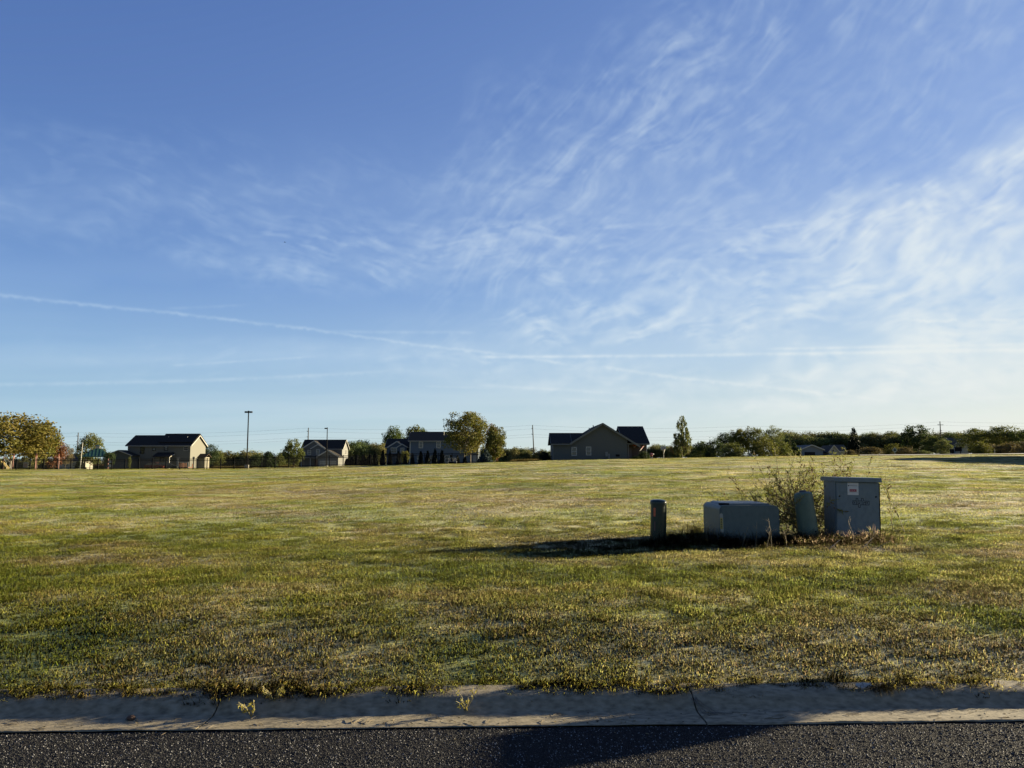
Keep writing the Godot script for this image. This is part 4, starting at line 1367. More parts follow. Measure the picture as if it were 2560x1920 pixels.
	# mailboxes by the far street
	for a in [[2397, 1120, "dark boxy mailbox on a post by the far street", 0.42], [2381, 1124, "white topped small mailbox among weeds by the far street", 0.2]]:
		var mb := thing("far_mailbox", spot(a[0], 127.0), a[2], "mailbox", "mailboxes by the far street")
		var hh: float = ys(a[1], 127.0) - mb.position.y
		slab(mb, "box", Vector3(-a[3], hh - 0.55, -0.3), Vector3(a[3], hh + 0.1, 0.3), bm)
		slab(mb, "lid", Vector3(-a[3] - 0.02, hh + 0.103, -0.32), Vector3(a[3] + 0.02, hh + 0.15, 0.32), bm if a[3] > 0.3 else mats["white"])
		slab(mb, "post", Vector3(a[3] - 0.12, -0.2, -0.05), Vector3(a[3] - 0.02, hh - 0.553, 0.05), bm)
	var rs := thing("marker_post", spot(2488, 128.0), "thin grey marker post at the edge of the far street", "post")
	rod(rs, "shaft", [Vector3(0, -0.2, 0), Vector3(0, 0.85, 0)], 0.035, mats["trim"])
	slab(rs, "plate", Vector3(-0.05, 0.6, 0.04), Vector3(0.05, 0.84, 0.05), mats["trim"])
	# far street, a pale strip past the lawn
	var st := MB.new()
	for k in 24:
		var a := 2150.0 + k * 40.0
		var b := a + 40.0
		var q := []
		for e in [[a, 120.0], [b, 120.0], [b, 126.5], [a, 126.5]]:
			var p := spot(e[0], e[1])
			q.append(p + Vector3(0, 0.09, 0))
		st.quad(q[0], q[1], q[2], q[3])
	structure(st.done(), "far_street", M("street", 0.12, 0.11, 0.09, 0.9))
	# bird
	var bp := Vector3(xs(696, 95.0), 0, -95.0)
	bp.y = EYE + 95.0 * tan(deg_to_rad(16.1))
	var bird := thing("bird", bp, "tiny black bird gliding alone in the blue sky", "bird")
	var bb := MB.new()
	bb.tube([Vector3(-0.13, 0, 0), Vector3(-0.05, 0.01, 0), Vector3(0.06, 0.01, 0), Vector3(0.15, 0.0, 0)], [0.008, 0.03, 0.03, 0.006], 6)
	for z in [-1.0, 1.0]:
		bb.tri(Vector3(-0.04, 0.01, 0), Vector3(0.05, 0.01, 0), Vector3(-0.02, 0.06, z * 0.14))
		bb.tri(Vector3(0.03, 0.03, z * 0.07), Vector3(-0.02, 0.05, z * 0.07), Vector3(-0.09, 0.03, z * 0.27))
	put(bb.done(), "body", bm, bird)

func diamond(px: float, d: float, py: float, r: float, label: String) -> void:
	var o := thing("diamond_sign", spot(px, d), label, "road sign", "diamond road signs")
	var y := ys(py, d) - o.position.y
	var q := PackedVector2Array([Vector2(0, y - r), Vector2(r, y), Vector2(0, y + r), Vector2(-r, y)])
	var q2 := PackedVector2Array([Vector2(0, y - r * 0.78), Vector2(r * 0.78, y), Vector2(0, y + r * 0.78), Vector2(-r * 0.78, y)])
	put(MB.new().extrude(q, -0.01, 0.01).done(), "plate", mats["white"], o)
	put(MB.new().extrude(q2, 0.013, 0.018).done(), "face", mats["teal"], o)
	slab(o, "dark_band", Vector3(-r * 0.42, y - r * 0.22, 0.02), Vector3(r * 0.42, y + r * 0.2, 0.024), mats["black_metal"])
	rod(o, "post", [Vector3(0, -0.3, -0.04), Vector3(0, y, -0.04)], 0.03, mats["trim"])

func light_pole(px: float, d: float, top: float, foot: float, label: String, twin: bool) -> void:
	var o := thing("light_pole", spot(px, d), label, "light pole", "park light poles")
	var h := ys(top, d) - o.position.y
	var hf := ys(foot, d) - o.position.y
	put(MB.new().lathe([Vector2(0.3, -0.3), Vector2(0.3, hf - 0.03), Vector2(0.27, hf)], 16).done(), "foot", mats["concrete_plain"], o)
	put(MB.new().lathe([Vector2(0.01, hf), Vector2(0.27, hf + 0.001)], 16).done(), "foot_top", mats["concrete_plain"], o)
	put(MB.new().tube([Vector3(0, hf, 0), Vector3(0, h, 0)], [0.10, 0.075], 8).done(), "shaft", mats["dark_pole"], o)
	for s in ([-1, 1] if twin else [-1]):
		var a := rod(o, "arm", [Vector3(0, h - 0.12, 0), Vector3(s * (0.4 if s > 0 else 0.2), h - 0.1, 0)], 0.04, mats["dark_pole"])
		slab(a, "lamp_head", Vector3(s * 0.3 - 0.2, h - 0.24, -0.2), Vector3(s * 0.3 + 0.2, h - 0.02, 0.2), mats["dark_pole"])
	put(MB.new().tube([Vector3(0, h, 0), Vector3(0, h + 0.06, 0)], [0.12, 0.06], 8).done(), "cap", mats["dark_pole"], o)

func build_poles() -> void:
	var P := [[-520, 244.0, 1086], [192, 242.0, 1081], [769, 242.0, 1069], [1336, 238.0, 1062], [1872, 242.0, 1064], [2355, 244.0, 1053], [2950, 246.0, 1045]]
	var said := ["", "wooden utility pole beside the green roofed shelter", "wooden utility pole rising behind the grey garage house", "leaning wooden utility pole standing alone left of the ranch house", "wooden utility pole half hidden in the yellow green trees", "wooden utility pole with a crossarm before the far wood", ""]
	var tops := []
	for k in P.size():
		var b := spot(P[k][0], P[k][1])
		b.y -= 0.3
		var h := ys(P[k][2], P[k][1]) - b.y
		var lean := -0.55 if k == 3 else 0.0
		tops.append([b, h, lean])
		if said[k] == "":
			continue
		var o := thing("utility_pole", b, said[k], "utility pole", "utility poles along the power line")
		put(MB.new().tube([Vector3(0, -0.3, 0), Vector3(lean, h, 0)], [0.2, 0.13], 9).done(), "shaft", mats["wood_pole"], o)
		for y in [h - 1.1, h - 2.9]:
			var e := 0.9 if k == 5 and y > h - 2 else 0.35
			var cr := slab(o, "crossarm", Vector3(lean * 0.9 - e, y - 0.07, 0.16), Vector3(lean * 0.9 + e * (1.0 if k == 5 else 0.1), y + 0.07, 0.3), mats["wood_pole"])
			put(MB.new().lathe([Vector2(0.06, y + 0.07), Vector2(0.08, y + 0.16), Vector2(0.03, y + 0.26)], 8, Transform3D(Basis(), Vector3(lean * 0.9 - e * 0.85, 0, 0.23))).done(), "insulator", mats["trim"], cr)
	var how := ["topmost faint overhead cable crossing the whole sky low down", "second faint overhead cable from the top of the power line", "third faint overhead cable from the top of the power line", "lowest faint overhead cable of the power line"]
	for w in 4:
		var down: float = [0.1, 1.2, 2.9, 3.7][w]
		var o := thing("power_cable", Vector3.ZERO, how[w], "cable", "overhead cables")
		for k in P.size() - 1:
			var a: Vector3 = tops[k][0] + Vector3(tops[k][2], tops[k][1] - down, 0.2)
			var b: Vector3 = tops[k + 1][0] + Vector3(tops[k + 1][2], tops[k + 1][1] - down, 0.2)
			var pts := []
			var rad := []
			for s in 15:
				var t := s / 14.0
				pts.append(a.lerp(b, t) - Vector3(0, 4.0 * t * (1.0 - t) * 0.9, 0))
				rad.append(0.014)
			put(MB.new().tube(pts, rad, 4, false).done(), "span", mats["cable"], o)

func build_trees() -> void:
	var L := func(k: String) -> Material: return mats["leaf_" + k]
	# left
	tree("honey_locust", 28, 138, 1036, 190, "round", 0, L.call("autumn"), "big round tree turning orange and gold at the left edge", "tree", "", 0.0, "pale_bark")
	tree("honey_locust", 92, 146, 1056, 100, "round", 1, L.call("gold_green"), "yellow green tree against the right flank of the big autumn tree", "tree")
	tree("shrub_tree", 135, 150, 1098, 52, "oval", 0, L.call("red"), "small russet tree just right of the big autumn tree", "tree")
	tree("shrub_tree", 164, 160, 1112, 36, "airy", 0, L.call("rust"), "thin half bare sapling left of the leaning white pole", "tree")
	tree("park_tree", 226, 172, 1087, 62, "round", 2, L.call("olive"), "dark rounded tree rising behind the green shelter roof", "tree")
	tree("low_conifer", 201, 135, 1136, 26, "cone", 0, L.call("dark"), "low dark conifer at the left foot of the shelter", "tree")
	tree("sapling", 273, 124, 1129, 28, "round", 3, L.call("dark"), "little dark tree at the right corner of the shelter", "tree")
	tree("sapling", 324, 112, 1142, 9, "oval", 2, L.call("olive"), "very small sapling before the garage wing", "tree")
	tree("garden_tree", 521, 226, 1112, 46, "round", 4, L.call("dark"), "dark tree behind the sunlit gable of the beige house", "tree")
	tree("garden_tree", 545, 230, 1126, 34, "round", 1, L.call("olive"), "lighter tree at the right of the dark tree behind the gable", "tree")
	tree("juniper", 640, 152, 1136, 38, "bush", 0, L.call("dark"), "broad dark juniper right of the tall light pole", "shrub", "evergreens by the fence")
	tree("juniper", 674, 150, 1126, 48, "cone", 1, L.call("dark"), "pointed dark evergreen between the light poles", "shrub", "evergreens by the fence")
	tree("juniper", 700, 156, 1138, 34, "bush", 1, L.call("olive"), "low rounded evergreen left of the young maple", "shrub", "evergreens by the fence")
	tree("young_maple", 735, 140, 1097, 46, "oval", 1, L.call("olive"), "oval green young maple at the left corner of the grey garage house", "tree")
	# arborvitae row
	var ord := ["first", "second", "third", "fourth", "fifth", "sixth", "seventh", "eighth", "ninth", "tenth", "eleventh", "twelfth", "thirteenth", "fourteenth", "fifteenth", "sixteenth", "seventeenth", "eighteenth"]
	var row := [[868, 1146, 15], [880, 1142, 17], [894, 1140, 18], [909, 1137, 19], [924, 1136, 19], [938, 1128, 15], [957, 1125, 15], [975, 1128, 12], [996, 1128, 13], [1013, 1135, 12], [1031, 1135, 12], [1052, 1128, 13], [1069, 1127, 13], [1087, 1124, 14], [1105, 1126, 14], [1128, 1138, 14], [1144, 1140, 12], [1162, 1142, 12]]
	for k in row.size():
		tree("arborvitae", row[k][0], 136.0 + (k % 3), row[k][1], row[k][2], "column", k % 3, L.call("cedar"), "narrow dark arborvitae, %s from the left of the row" % ord[k], "shrub", "arborvitae row", 0.05)
	tree("shade_tree", 1013, 168, 1127, 24, "round", 3, L.call("gold_green"), "small yellow green tree among the arborvitae", "tree")
	tree("shade_tree", 985, 262, 1070, 60, "round", 2, L.call("green"), "green tree top showing behind the left wing of the blue house", "tree", "trees behind the blue house")
	tree("shade_tree", 1032, 270, 1064, 52, "oval", 0, L.call("olive"), "taller green tree top behind the blue house roof", "tree", "trees behind the blue house")
	tree("shade_tree", 1056, 275, 1072, 44, "round", 4, L.call("green"), "third tree top behind the blue house ridge", "tree", "trees behind the blue house")
	tree("yellow_locust", 1162, 139, 1028, 118, "airy", 1, L.call("gold_green"), "large airy yellow green locust before the blue house", "tree", "", 0.0, "pale_bark")
	tree("yellow_locust", 1176, 141, 1034, 96, "airy", 2, L.call("autumn"), "golden tree crown mingled with the large airy locust", "tree", "", 0.0, "pale_bark")
	tree("red_maple", 1238, 134, 1064, 54, "oval", 2, L.call("gold_green"), "maple with yellow green foliage right of the blue spruce", "tree")
	tree("red_maple", 1234, 136, 1064, 40, "oval", 3, L.call("red"), "reddish maple top right of the airy locust", "tree")
	tree("blue_spruce", 1213, 128, 1119, 42, "cone", 2, L.call("spruce"), "small blue spruce with dark branches below the red maple", "tree")
	tree("dark_shrub", 1362, 118, 1128, 32, "bush", 2, L.call("cedar"), "dark rounded shrub at the left corner of the ranch house", "shrub")
	tree("dark_shrub", 1611, 114.2, 1128, 26, "bush", 3, L.call("dark"), "round clipped shrub under the ranch house flag", "shrub")
	tree("border_plants", 1590, 113.6, 1139, 22, "bush", 4, L.call("willow"), "low yellowish flower border by the ranch house porch", "shrub")
	tree("river_birch", 1706, 124, 1032, 44, "tall", 0, L.call("willow"), "tall slender birch with thin grey green foliage", "tree", "", 0.0, "pale_bark")
	tree("river_birch", 1700, 126, 1100, 50, "round", 1, L.call("rust"), "rusty brown undergrowth around the slender birch", "shrub")
	# bushes and trees right of the birch
	var B := [[1752, 170, 1105, 50, "bush", 0, "green", "bush"], [1790, 168, 1098, 56, "bush", 1, "dark", "bush"], [1832, 160, 1106, 66, "bush", 2, "olive", "bush"], [1818, 190, 1082, 50, "round", 0, "dark", "tree"], [1848, 184, 1072, 52, "oval", 0, "gold_green", "tree"], [1888, 186, 1068, 66, "round", 1, "olive", "tree"], [1910, 164, 1096, 70, "bush", 3, "gold_green", "bush"], [1950, 168, 1100, 56, "bush", 4, "olive", "bush"], [1936, 192, 1064, 46, "airy", 0, "willow", "tree"], [1984, 180, 1095, 40, "cone", 0, "dark", "tree"]]
	var BT := ["green bush right of the slender birch", "dark bush, second to the right of the birch", "low olive bush in front of the yellow green trees", "dark rounded tree at the left of the yellow green clump", "upright yellow green tree left of the half hidden utility pole", "broad olive tree right of the half hidden utility pole", "sunny yellow green bush behind the small diamond sign", "olive bush to the right of the small diamond sign", "thin open topped tree with bare branches above the bushes", "dark pointed tree left of the pale blue house"]
	for k in B.size():
		var a: Array = B[k]
		tree("hedgerow_" + a[7], a[0], a[1], a[2], a[3], a[4], a[5], L.call(a[6]), BT[k], "tree" if a[7] == "tree" else "shrub", "hedgerow right of the birch", 0.2)
	var C := [[2137, 232, 1062, 40, "cone", 1, "cedar", "tree", "tall dark conifer above the roof of the small white house"], [2298, 215, 1062, 76, "oval", 1, "dark", "tree", "dark pointed tree left of the crossarm utility pole"], [2180, 165, 1118, 70, "bush", 0, "rust", "bush", "brownish low bush left of the larger diamond sign"], [2262, 150, 1117, 50, "bush", 1, "rust", "bush", "round brownish bush right of the larger diamond sign"], [2236, 160, 1108, 44, "bush", 2, "gold_green", "bush", "sunlit golden bush behind the larger diamond sign"], [2340, 200, 1090, 56, "round", 3, "olive", "tree", "olive tree below the crossarm utility pole"], [2362, 140, 1098, 44, "oval", 3, "willow", "tree", "pale willowy young tree left of the far mailboxes"], [2440, 205, 1072, 86, "round", 4, "olive", "tree", "broad olive tree right of the grey gabled house"], [2458, 150, 1104, 46, "bush", 3, "gold_green", "bush", "sunny yellow shrub in front of the olive tree"], [2516, 200, 1065, 76, "round", 0, "olive", "tree", "high spreading tree near the right edge"], [2560, 195, 1075, 60, "round", 2, "green", "tree", "green tree cut by the right edge"], [2480, 158, 1110, 60, "bush", 4, "rust", "bush", "reddish low hedge, left part, along the far street"], [2524, 155, 1106, 64, "bush", 1, "rust", "bush", "reddish low hedge, middle part, along the far street"], [2570, 150, 1102, 60, "bush", 2, "rust", "bush", "reddish low hedge, right end, along the far street"], [2310, 150, 1126, 50, "bush", 3, "willow", "bush", "pale weedy shrub left of the willowy young tree"], [2126, 215, 1125, 26, "bush", 0, "rust", "bush", "rust coloured shrub at the right of the small white house"]]
	for a in C:
		tree("woodside_" + a[7], a[0], a[1], a[2], a[3], a[4], a[5], L.call(a[6]), a[8], "tree" if a[7] == "tree" else "shrub", "growth at the wood's edge", 0.2)
	# far woods: one mass each
	var r := RandomNumberGenerator.new()
	r.seed = 91
	var woods := [[500, 900, 250.0, 1134, "low far wood behind the fence left of centre"], [860, 965, 240.0, 1114, "far trees between the grey and blue houses"], [1190, 1400, 235.0, 1124, "low dark wood between the maple and the ranch house"], [1580, 1790, 250.0, 1118, "dark wood behind the basketball hoop and birch"], [1960, 2640, 285.0, 1090, "long dark wood along the right horizon"], [-140, 330, 300.0, 1150, "low dark trees behind the park"]]
	for wd in woods:
		var places := []
		var px: float = wd[0]
		while px < wd[1]:
			for row_ in 3:
				var dd: float = wd[2] + row_ * 9.0 + r.randf() * 6.0
				var b := spot(px + r.randf_range(-8, 8), dd)
				b.y -= 0.6
				var h: float = (ys(wd[3], dd) - b.y) * r.randf_range(0.62, 1.2)
				var w := h * r.randf_range(0.8, 1.15)
				var tone := r.randf_range(0.55, 1.5)
				var warm := r.randf_range(0.9, 1.35)
				places.append([Transform3D(Basis(Vector3.UP, r.randf() * TAU).scaled(Vector3(w, h, w)), b), Color(0.085 * tone * warm, 0.105 * tone, 0.04 * tone)])
			px += 15.0 * 250.0 / wd[2]
		var meshes := []
		for v in 3:
			meshes.append(tree_kind("bush" if wd[3] > 1120 else "round", v)[0])
		scatter("far_wood", wd[4], meshes, places, leafmat("wood_leaf", 1, 1, 1, 0.5), "wood")
	# golden crop strips beyond the fence
	var tall := []
	for k in 3:
		tall.append(grass_tile(160 + k, 160, 0.9, 0.5, 1.0, 0.05, 0.5))
	var places := []
	for k in 500:
		var dd := r.randf_range(150.0, 175.0)
		var p := spot(r.randf_range(540, 735) if k % 5 else r.randf_range(1285, 1350), dd)
		places.append([Transform3D(Basis(Vector3.UP, r.randf() * TAU).scaled(Vector3(1.0, r.randf_range(0.4, 0.9), 1.0)), p), Color(0.22, 0.175, 0.085) * r.randf_range(0.8, 1.2)])
	scatter("dry_crop", "strip of dry golden crop beyond the fence", tall, places, mats["grass"], "crop")

# ---------------------------------------------------------------- utility boxes on the lawn and what grows round them
func metal(key: String, r: float, g: float, b: float) -> StandardMaterial3D:
	var m := M(key, r, g, b, 0.55, 0.0, 0.4)
	m.albedo_color = Color.WHITE
	m.albedo_texture = noise_tex(0.02, [[0.2, r * 0.9, g * 0.9, b * 0.88], [0.45, r, g, b], [0.7, r * 1.03, g * 1.03, b * 1.01], [0.95, r * 1.15, g * 1.13, b * 1.1]], 512, FastNoiseLite.TYPE_SIMPLEX_SMOOTH, 6, int(r * 1000) + 3)
	m.uv1_triplanar = true
	m.uv1_scale = Vector3(0.9, 0.5, 0.9)
	return m

func rounded(w: float, h: float, r: float, n := 5, all := false) -> PackedVector2Array:   # an outline with rounded top corners, foot at y = 0
	var p := PackedVector2Array()
	if not all:
		p.append_array([Vector2(-w / 2, 0), Vector2(w / 2, 0)])
	else:
		for k in n + 1:
			var a := PI + PI / 2 * k / n
			p.append(Vector2(-w / 2 + r + r * cos(a), r + r * sin(a)))
		for k in n + 1:
			var a := PI * 1.5 + PI / 2 * k / n
			p.append(Vector2(w / 2 - r + r * cos(a), r + r * sin(a)))
	for k in n + 1:
		var a := PI / 2 * k / n
		p.append(Vector2(w / 2 - r + r * cos(a), h - r + r * sin(a)))
	for k in n + 1:
		var a := PI / 2 + PI / 2 * k / n
		p.append(Vector2(-w / 2 + r + r * cos(a), h - r + r * sin(a)))
	return p

func build_boxes() -> void:
	var d := 14.1
	# tall cabinet
	var gm := metal("cabinet_grey", 0.12, 0.148, 0.15)
	var o := thing("utility_cabinet", spot(2138, d), "tall grey utility cabinet with white sticker and alpha logo", "cabinet")
	o.position.y += 0.03
	o.position.z -= 0.27
	o.rotation.z = -0.022
	var w := 0.80
	put(MB.new().box(Vector3(-w / 2, -0.16, -0.265), Vector3(w / 2, 1.0, 0.25)).done(), "body", gm, o)
	var df := put(MB.new().extrude(rounded(w - 0.03, 0.965, 0.006, 2, true), 0.2525, 0.272, Transform3D(Basis(), Vector3(0, 0.02, 0))).done(), "door", gm, o)
	put(MB.new().extrude(PackedVector2Array([Vector2(-0.345, 1.003), Vector2(0.31, 1.003), Vector2(0.31, 1.07), Vector2(0.29, 1.082), Vector2(-0.32, 1.082), Vector2(-0.345, 1.065)]), -w / 2 - 0.025, w / 2 + 0.028, ZX).done(), "lid", gm, o)
	for x in [-0.33, 0.33]:
		put(MB.new().tube([Vector3(x, 0.74, 0.272), Vector3(x, 0.74, 0.284)], [0.014, 0.012], 10).done(), "lock", mats["black_metal"], df)
	slab(o, "hinge", Vector3(w / 2 - 0.012, 0.03, 0.2515), Vector3(w / 2 + 0.006, 0.98, 0.268), mats["black_metal"])
	# sticker
	var sx := -0.085
	var sk := slab(df, "sticker", Vector3(sx - 0.1, 0.765, 0.2725), Vector3(sx + 0.1, 0.985, 0.2745), M("sticker_white", 0.45, 0.435, 0.39, 0.5))
	slab(sk, "red_print", Vector3(sx - 0.064, 0.824, 0.2747), Vector3(sx + 0.064, 0.87, 0.2752), M("print_red", 0.24, 0.012, 0.02, 0.5))
	slab(sk, "line_print", Vector3(sx - 0.09, 0.81, 0.2747), Vector3(sx + 0.09, 0.8125, 0.2752), M("print_grey", 0.06, 0.07, 0.08, 0.6))
	var ink: Material = mats["print_grey"]
	var wm := MB.new()
	wm.tube([Vector3(sx - 0.078, 0.934, 0.2747), Vector3(sx - 0.078, 0.934, 0.2752)], [0.011, 0.011], 10)
	var rr := RandomNumberGenerator.new()
	rr.seed = 3
	for k in 8:
		var x := sx - 0.058 + k * 0.0175
		wm.box(Vector3(x, 0.927, 0.2747), Vector3(x + 0.003, 0.943, 0.2752))
		wm.box(Vector3(x, 0.927, 0.2747), Vector3(x + 0.012, 0.931, 0.2751))
		if k % 2:
			wm.box(Vector3(x + 0.009, 0.931, 0.2747), Vector3(x + 0.012, 0.943, 0.2751))
		else:
			wm.box(Vector3(x, 0.939, 0.2747), Vector3(x + 0.012, 0.943, 0.2751))
	put(wm.done(), "wordmark_print", ink, sk)
	for k in 3:
		slab(sk, "white_print", Vector3(sx - 0.045 + k * 0.034, 0.836, 0.2753), Vector3(sx - 0.03 + k * 0.034, 0.857, 0.2756), M("print_pale", 0.36, 0.2, 0.21, 0.5))
	# logo: outlined letters as one drawn line
	var lines := [
		[[265, 1170], [425, 1170], [425, 1060], [505, 1060], [505, 1170], [665, 1170], [665, 1060], [748, 1060], [748, 1172], [1010, 1176], [1003, 1346], [845, 1346], [845, 1222], [932, 1222], [932, 1278], [895, 1278]],
		[[310, 1278], [352, 1278], [352, 1222], [265, 1222], [278, 1336], [430, 1336], [430, 1170]],
		[[508, 1170], [508, 1292], [590, 1292], [590, 1215]],
		[[430, 1336], [527, 1336], [527, 1458], [605, 1458], [605, 1345], [845, 1346]],
		[[690, 1176], [690, 1345]], [[762, 1345], [762, 1235], [845, 1235]]]
	var lg := MB.new()
	var sc := 1.0 / 18.43 * 14.35 / 1921.0
	var depth := 0.2728
	for l in lines:
		for k in l.size() - 1:
			var a := Vector3((l[k][0] - 640.0) * sc + 0.075 - 0.02, 0.63 - (l[k][1] - 1250.0) * sc, depth)
			var b := Vector3((l[k + 1][0] - 640.0) * sc + 0.075 - 0.02, 0.63 - (l[k + 1][1] - 1250.0) * sc, depth)
			var e := (b - a).normalized() * 0.0045
			lg.bar(a - e, b + e, 0.0014, 0.0105)
	put(lg.done(), "logo", M("logo_ink", 0.010, 0.016, 0.024, 0.6), df)
	# pad-mounted transformer box
	d = 13.9
	var tmm := metal("transformer_grey", 0.08, 0.102, 0.09)
	o = thing("transformer_box", spot(1870, d), "low wide grey green transformer box with yellow warning strip", "transformer")
	o.position.z -= 0.6
	var tw := 1.07
	put(MB.new().extrude(rounded(tw, 0.64, 0.09, 6), -0.58, 0.58).done(), "housing", tmm, o)
	put(MB.new().extrude(rounded(tw - 0.05, 0.60, 0.07, 6), 0.582, 0.60, Transform3D(Basis(), Vector3(0, 0.01, 0))).done(), "front_panel", tmm, o)
	put(MB.new().extrude(PackedVector2Array([Vector2(-0.42, 0.643), Vector2(0.42, 0.643), Vector2(0.38, 0.668), Vector2(-0.38, 0.668)]), -0.5, 0.45).done(), "lid", metal("lid_grey", 0.14, 0.16, 0.155), o)
	slab(o, "lid_handle", Vector3(-0.5, 0.642, 0.4), Vector3(-0.32, 0.672, 0.46), mats["black_metal"])
	slab(o, "base_pad", Vector3(-0.66, -0.15, -0.68), Vector3(0.66, 0.03, 0.68), mats["concrete_plain"])
	var ws := put(MB.new().extrude(rounded(0.058, 0.34, 0.028, 5, true), 0.6015, 0.604, Transform3D(Basis(Vector3(0, 0, 1), 0.03), Vector3(-0.50, 0.16, 0))).done(), "warning_strip", M("strip_pale", 0.26, 0.25, 0.2, 0.5), o)
	slab(ws, "yellow_print", Vector3(-0.529, 0.225, 0.6045), Vector3(-0.487, 0.42, 0.605), M("strip_yellow", 0.36, 0.27, 0.03, 0.5))
	for k in 6:
		slab(ws, "black_print", Vector3(-0.52, 0.235 + k * 0.03, 0.6055), Vector3(-0.496, 0.252 + k * 0.03, 0.606), mats["logo_ink"])
	# leaning pedestal
	d = 14.05
	var pm := metal("pedestal_grey", 0.085, 0.118, 0.082)
	o = thing("cable_pedestal", spot(2016, d), "leaning grey green cable pedestal beside the tall cabinet", "pedestal")
	o.rotation.z = 0.105
	put(MB.new().lathe([Vector2(0.2, -0.15), Vector2(0.2, 0.07)], 20, Transform3D(), Vector2(1.0, 0.75)).done(), "base", mats["cable"], o)
	put(MB.new().lathe([Vector2(0.178, 0.07), Vector2(0.172, 0.5), Vector2(0.163, 0.80), Vector2(0.15, 0.828), Vector2(0.12, 0.842), Vector2(0.06, 0.85), Vector2(0.0, 0.852)], 24, Transform3D(), Vector2(1.0, 0.75)).done(), "shell", pm, o)
	put(MB.new().tube([Vector3(0.09, 0.14, 0.1), Vector3(0.09, 0.14, 0.125)], [0.014, 0.014], 8).done(), "lock", mats["black_metal"], o)
	put(MB.new().lathe([Vector2(0.07, 0.85), Vector2(0.06, 0.875), Vector2(0.0, 0.88)], 12, Transform3D(), Vector2(1.0, 0.75)).done(), "cap_knob", mats["cable"], o)
	# dark green round pedestal
	d = 13.85
	var gg := metal("pedestal_green", 0.010, 0.022, 0.015)
	gg.roughness = 0.3
	o = thing("round_pedestal", spot(1641, d), "short round dark green pedestal with orange sticker", "pedestal")
	o.rotation.z = -0.03
	put(MB.new().lathe([Vector2(0.135, -0.15), Vector2(0.135, 0.66), Vector2(0.128, 0.67)], 28).done(), "shell", gg, o)
	put(MB.new().lathe([Vector2(0.145, 0.655), Vector2(0.147, 0.70), Vector2(0.138, 0.725), Vector2(0.10, 0.742), Vector2(0.0, 0.75)], 28).done(), "cap", gg, o)
	var rib := 0
	for a in [0.15, 0.55]:
		put(MB.new().tube([Vector3(cos(a) * 0.138, 0.0, sin(a) * 0.138), Vector3(cos(a) * 0.138, 0.65, sin(a) * 0.138)], [0.008, 0.008], 6).done(), "rib", gg, o)
	for q in [[2.25, 0.45, 0.6, 0.020], [2.2, 0.2, 0.36, 0.014]]:
		var sb := MB.new()
		var hw: float = q[3] / 0.137
		for k in 4:
			var a0: float = q[0] - hw + 2.0 * hw * k / 4.0
			var a1: float = q[0] - hw + 2.0 * hw * (k + 1) / 4.0
			sb.quad(Vector3(cos(a1) * 0.1375, q[1], sin(a1) * 0.1375), Vector3(cos(a0) * 0.1375, q[1], sin(a0) * 0.1375), Vector3(cos(a0) * 0.1375, q[2], sin(a0) * 0.1375), Vector3(cos(a1) * 0.1375, q[2], sin(a1) * 0.1375))
		put(sb.done(), "sticker", M("sticker_orange", 0.5, 0.10, 0.03, 0.5) if q[3] > 0.015 else M("sticker_faded", 0.09, 0.05, 0.035, 0.7), o)

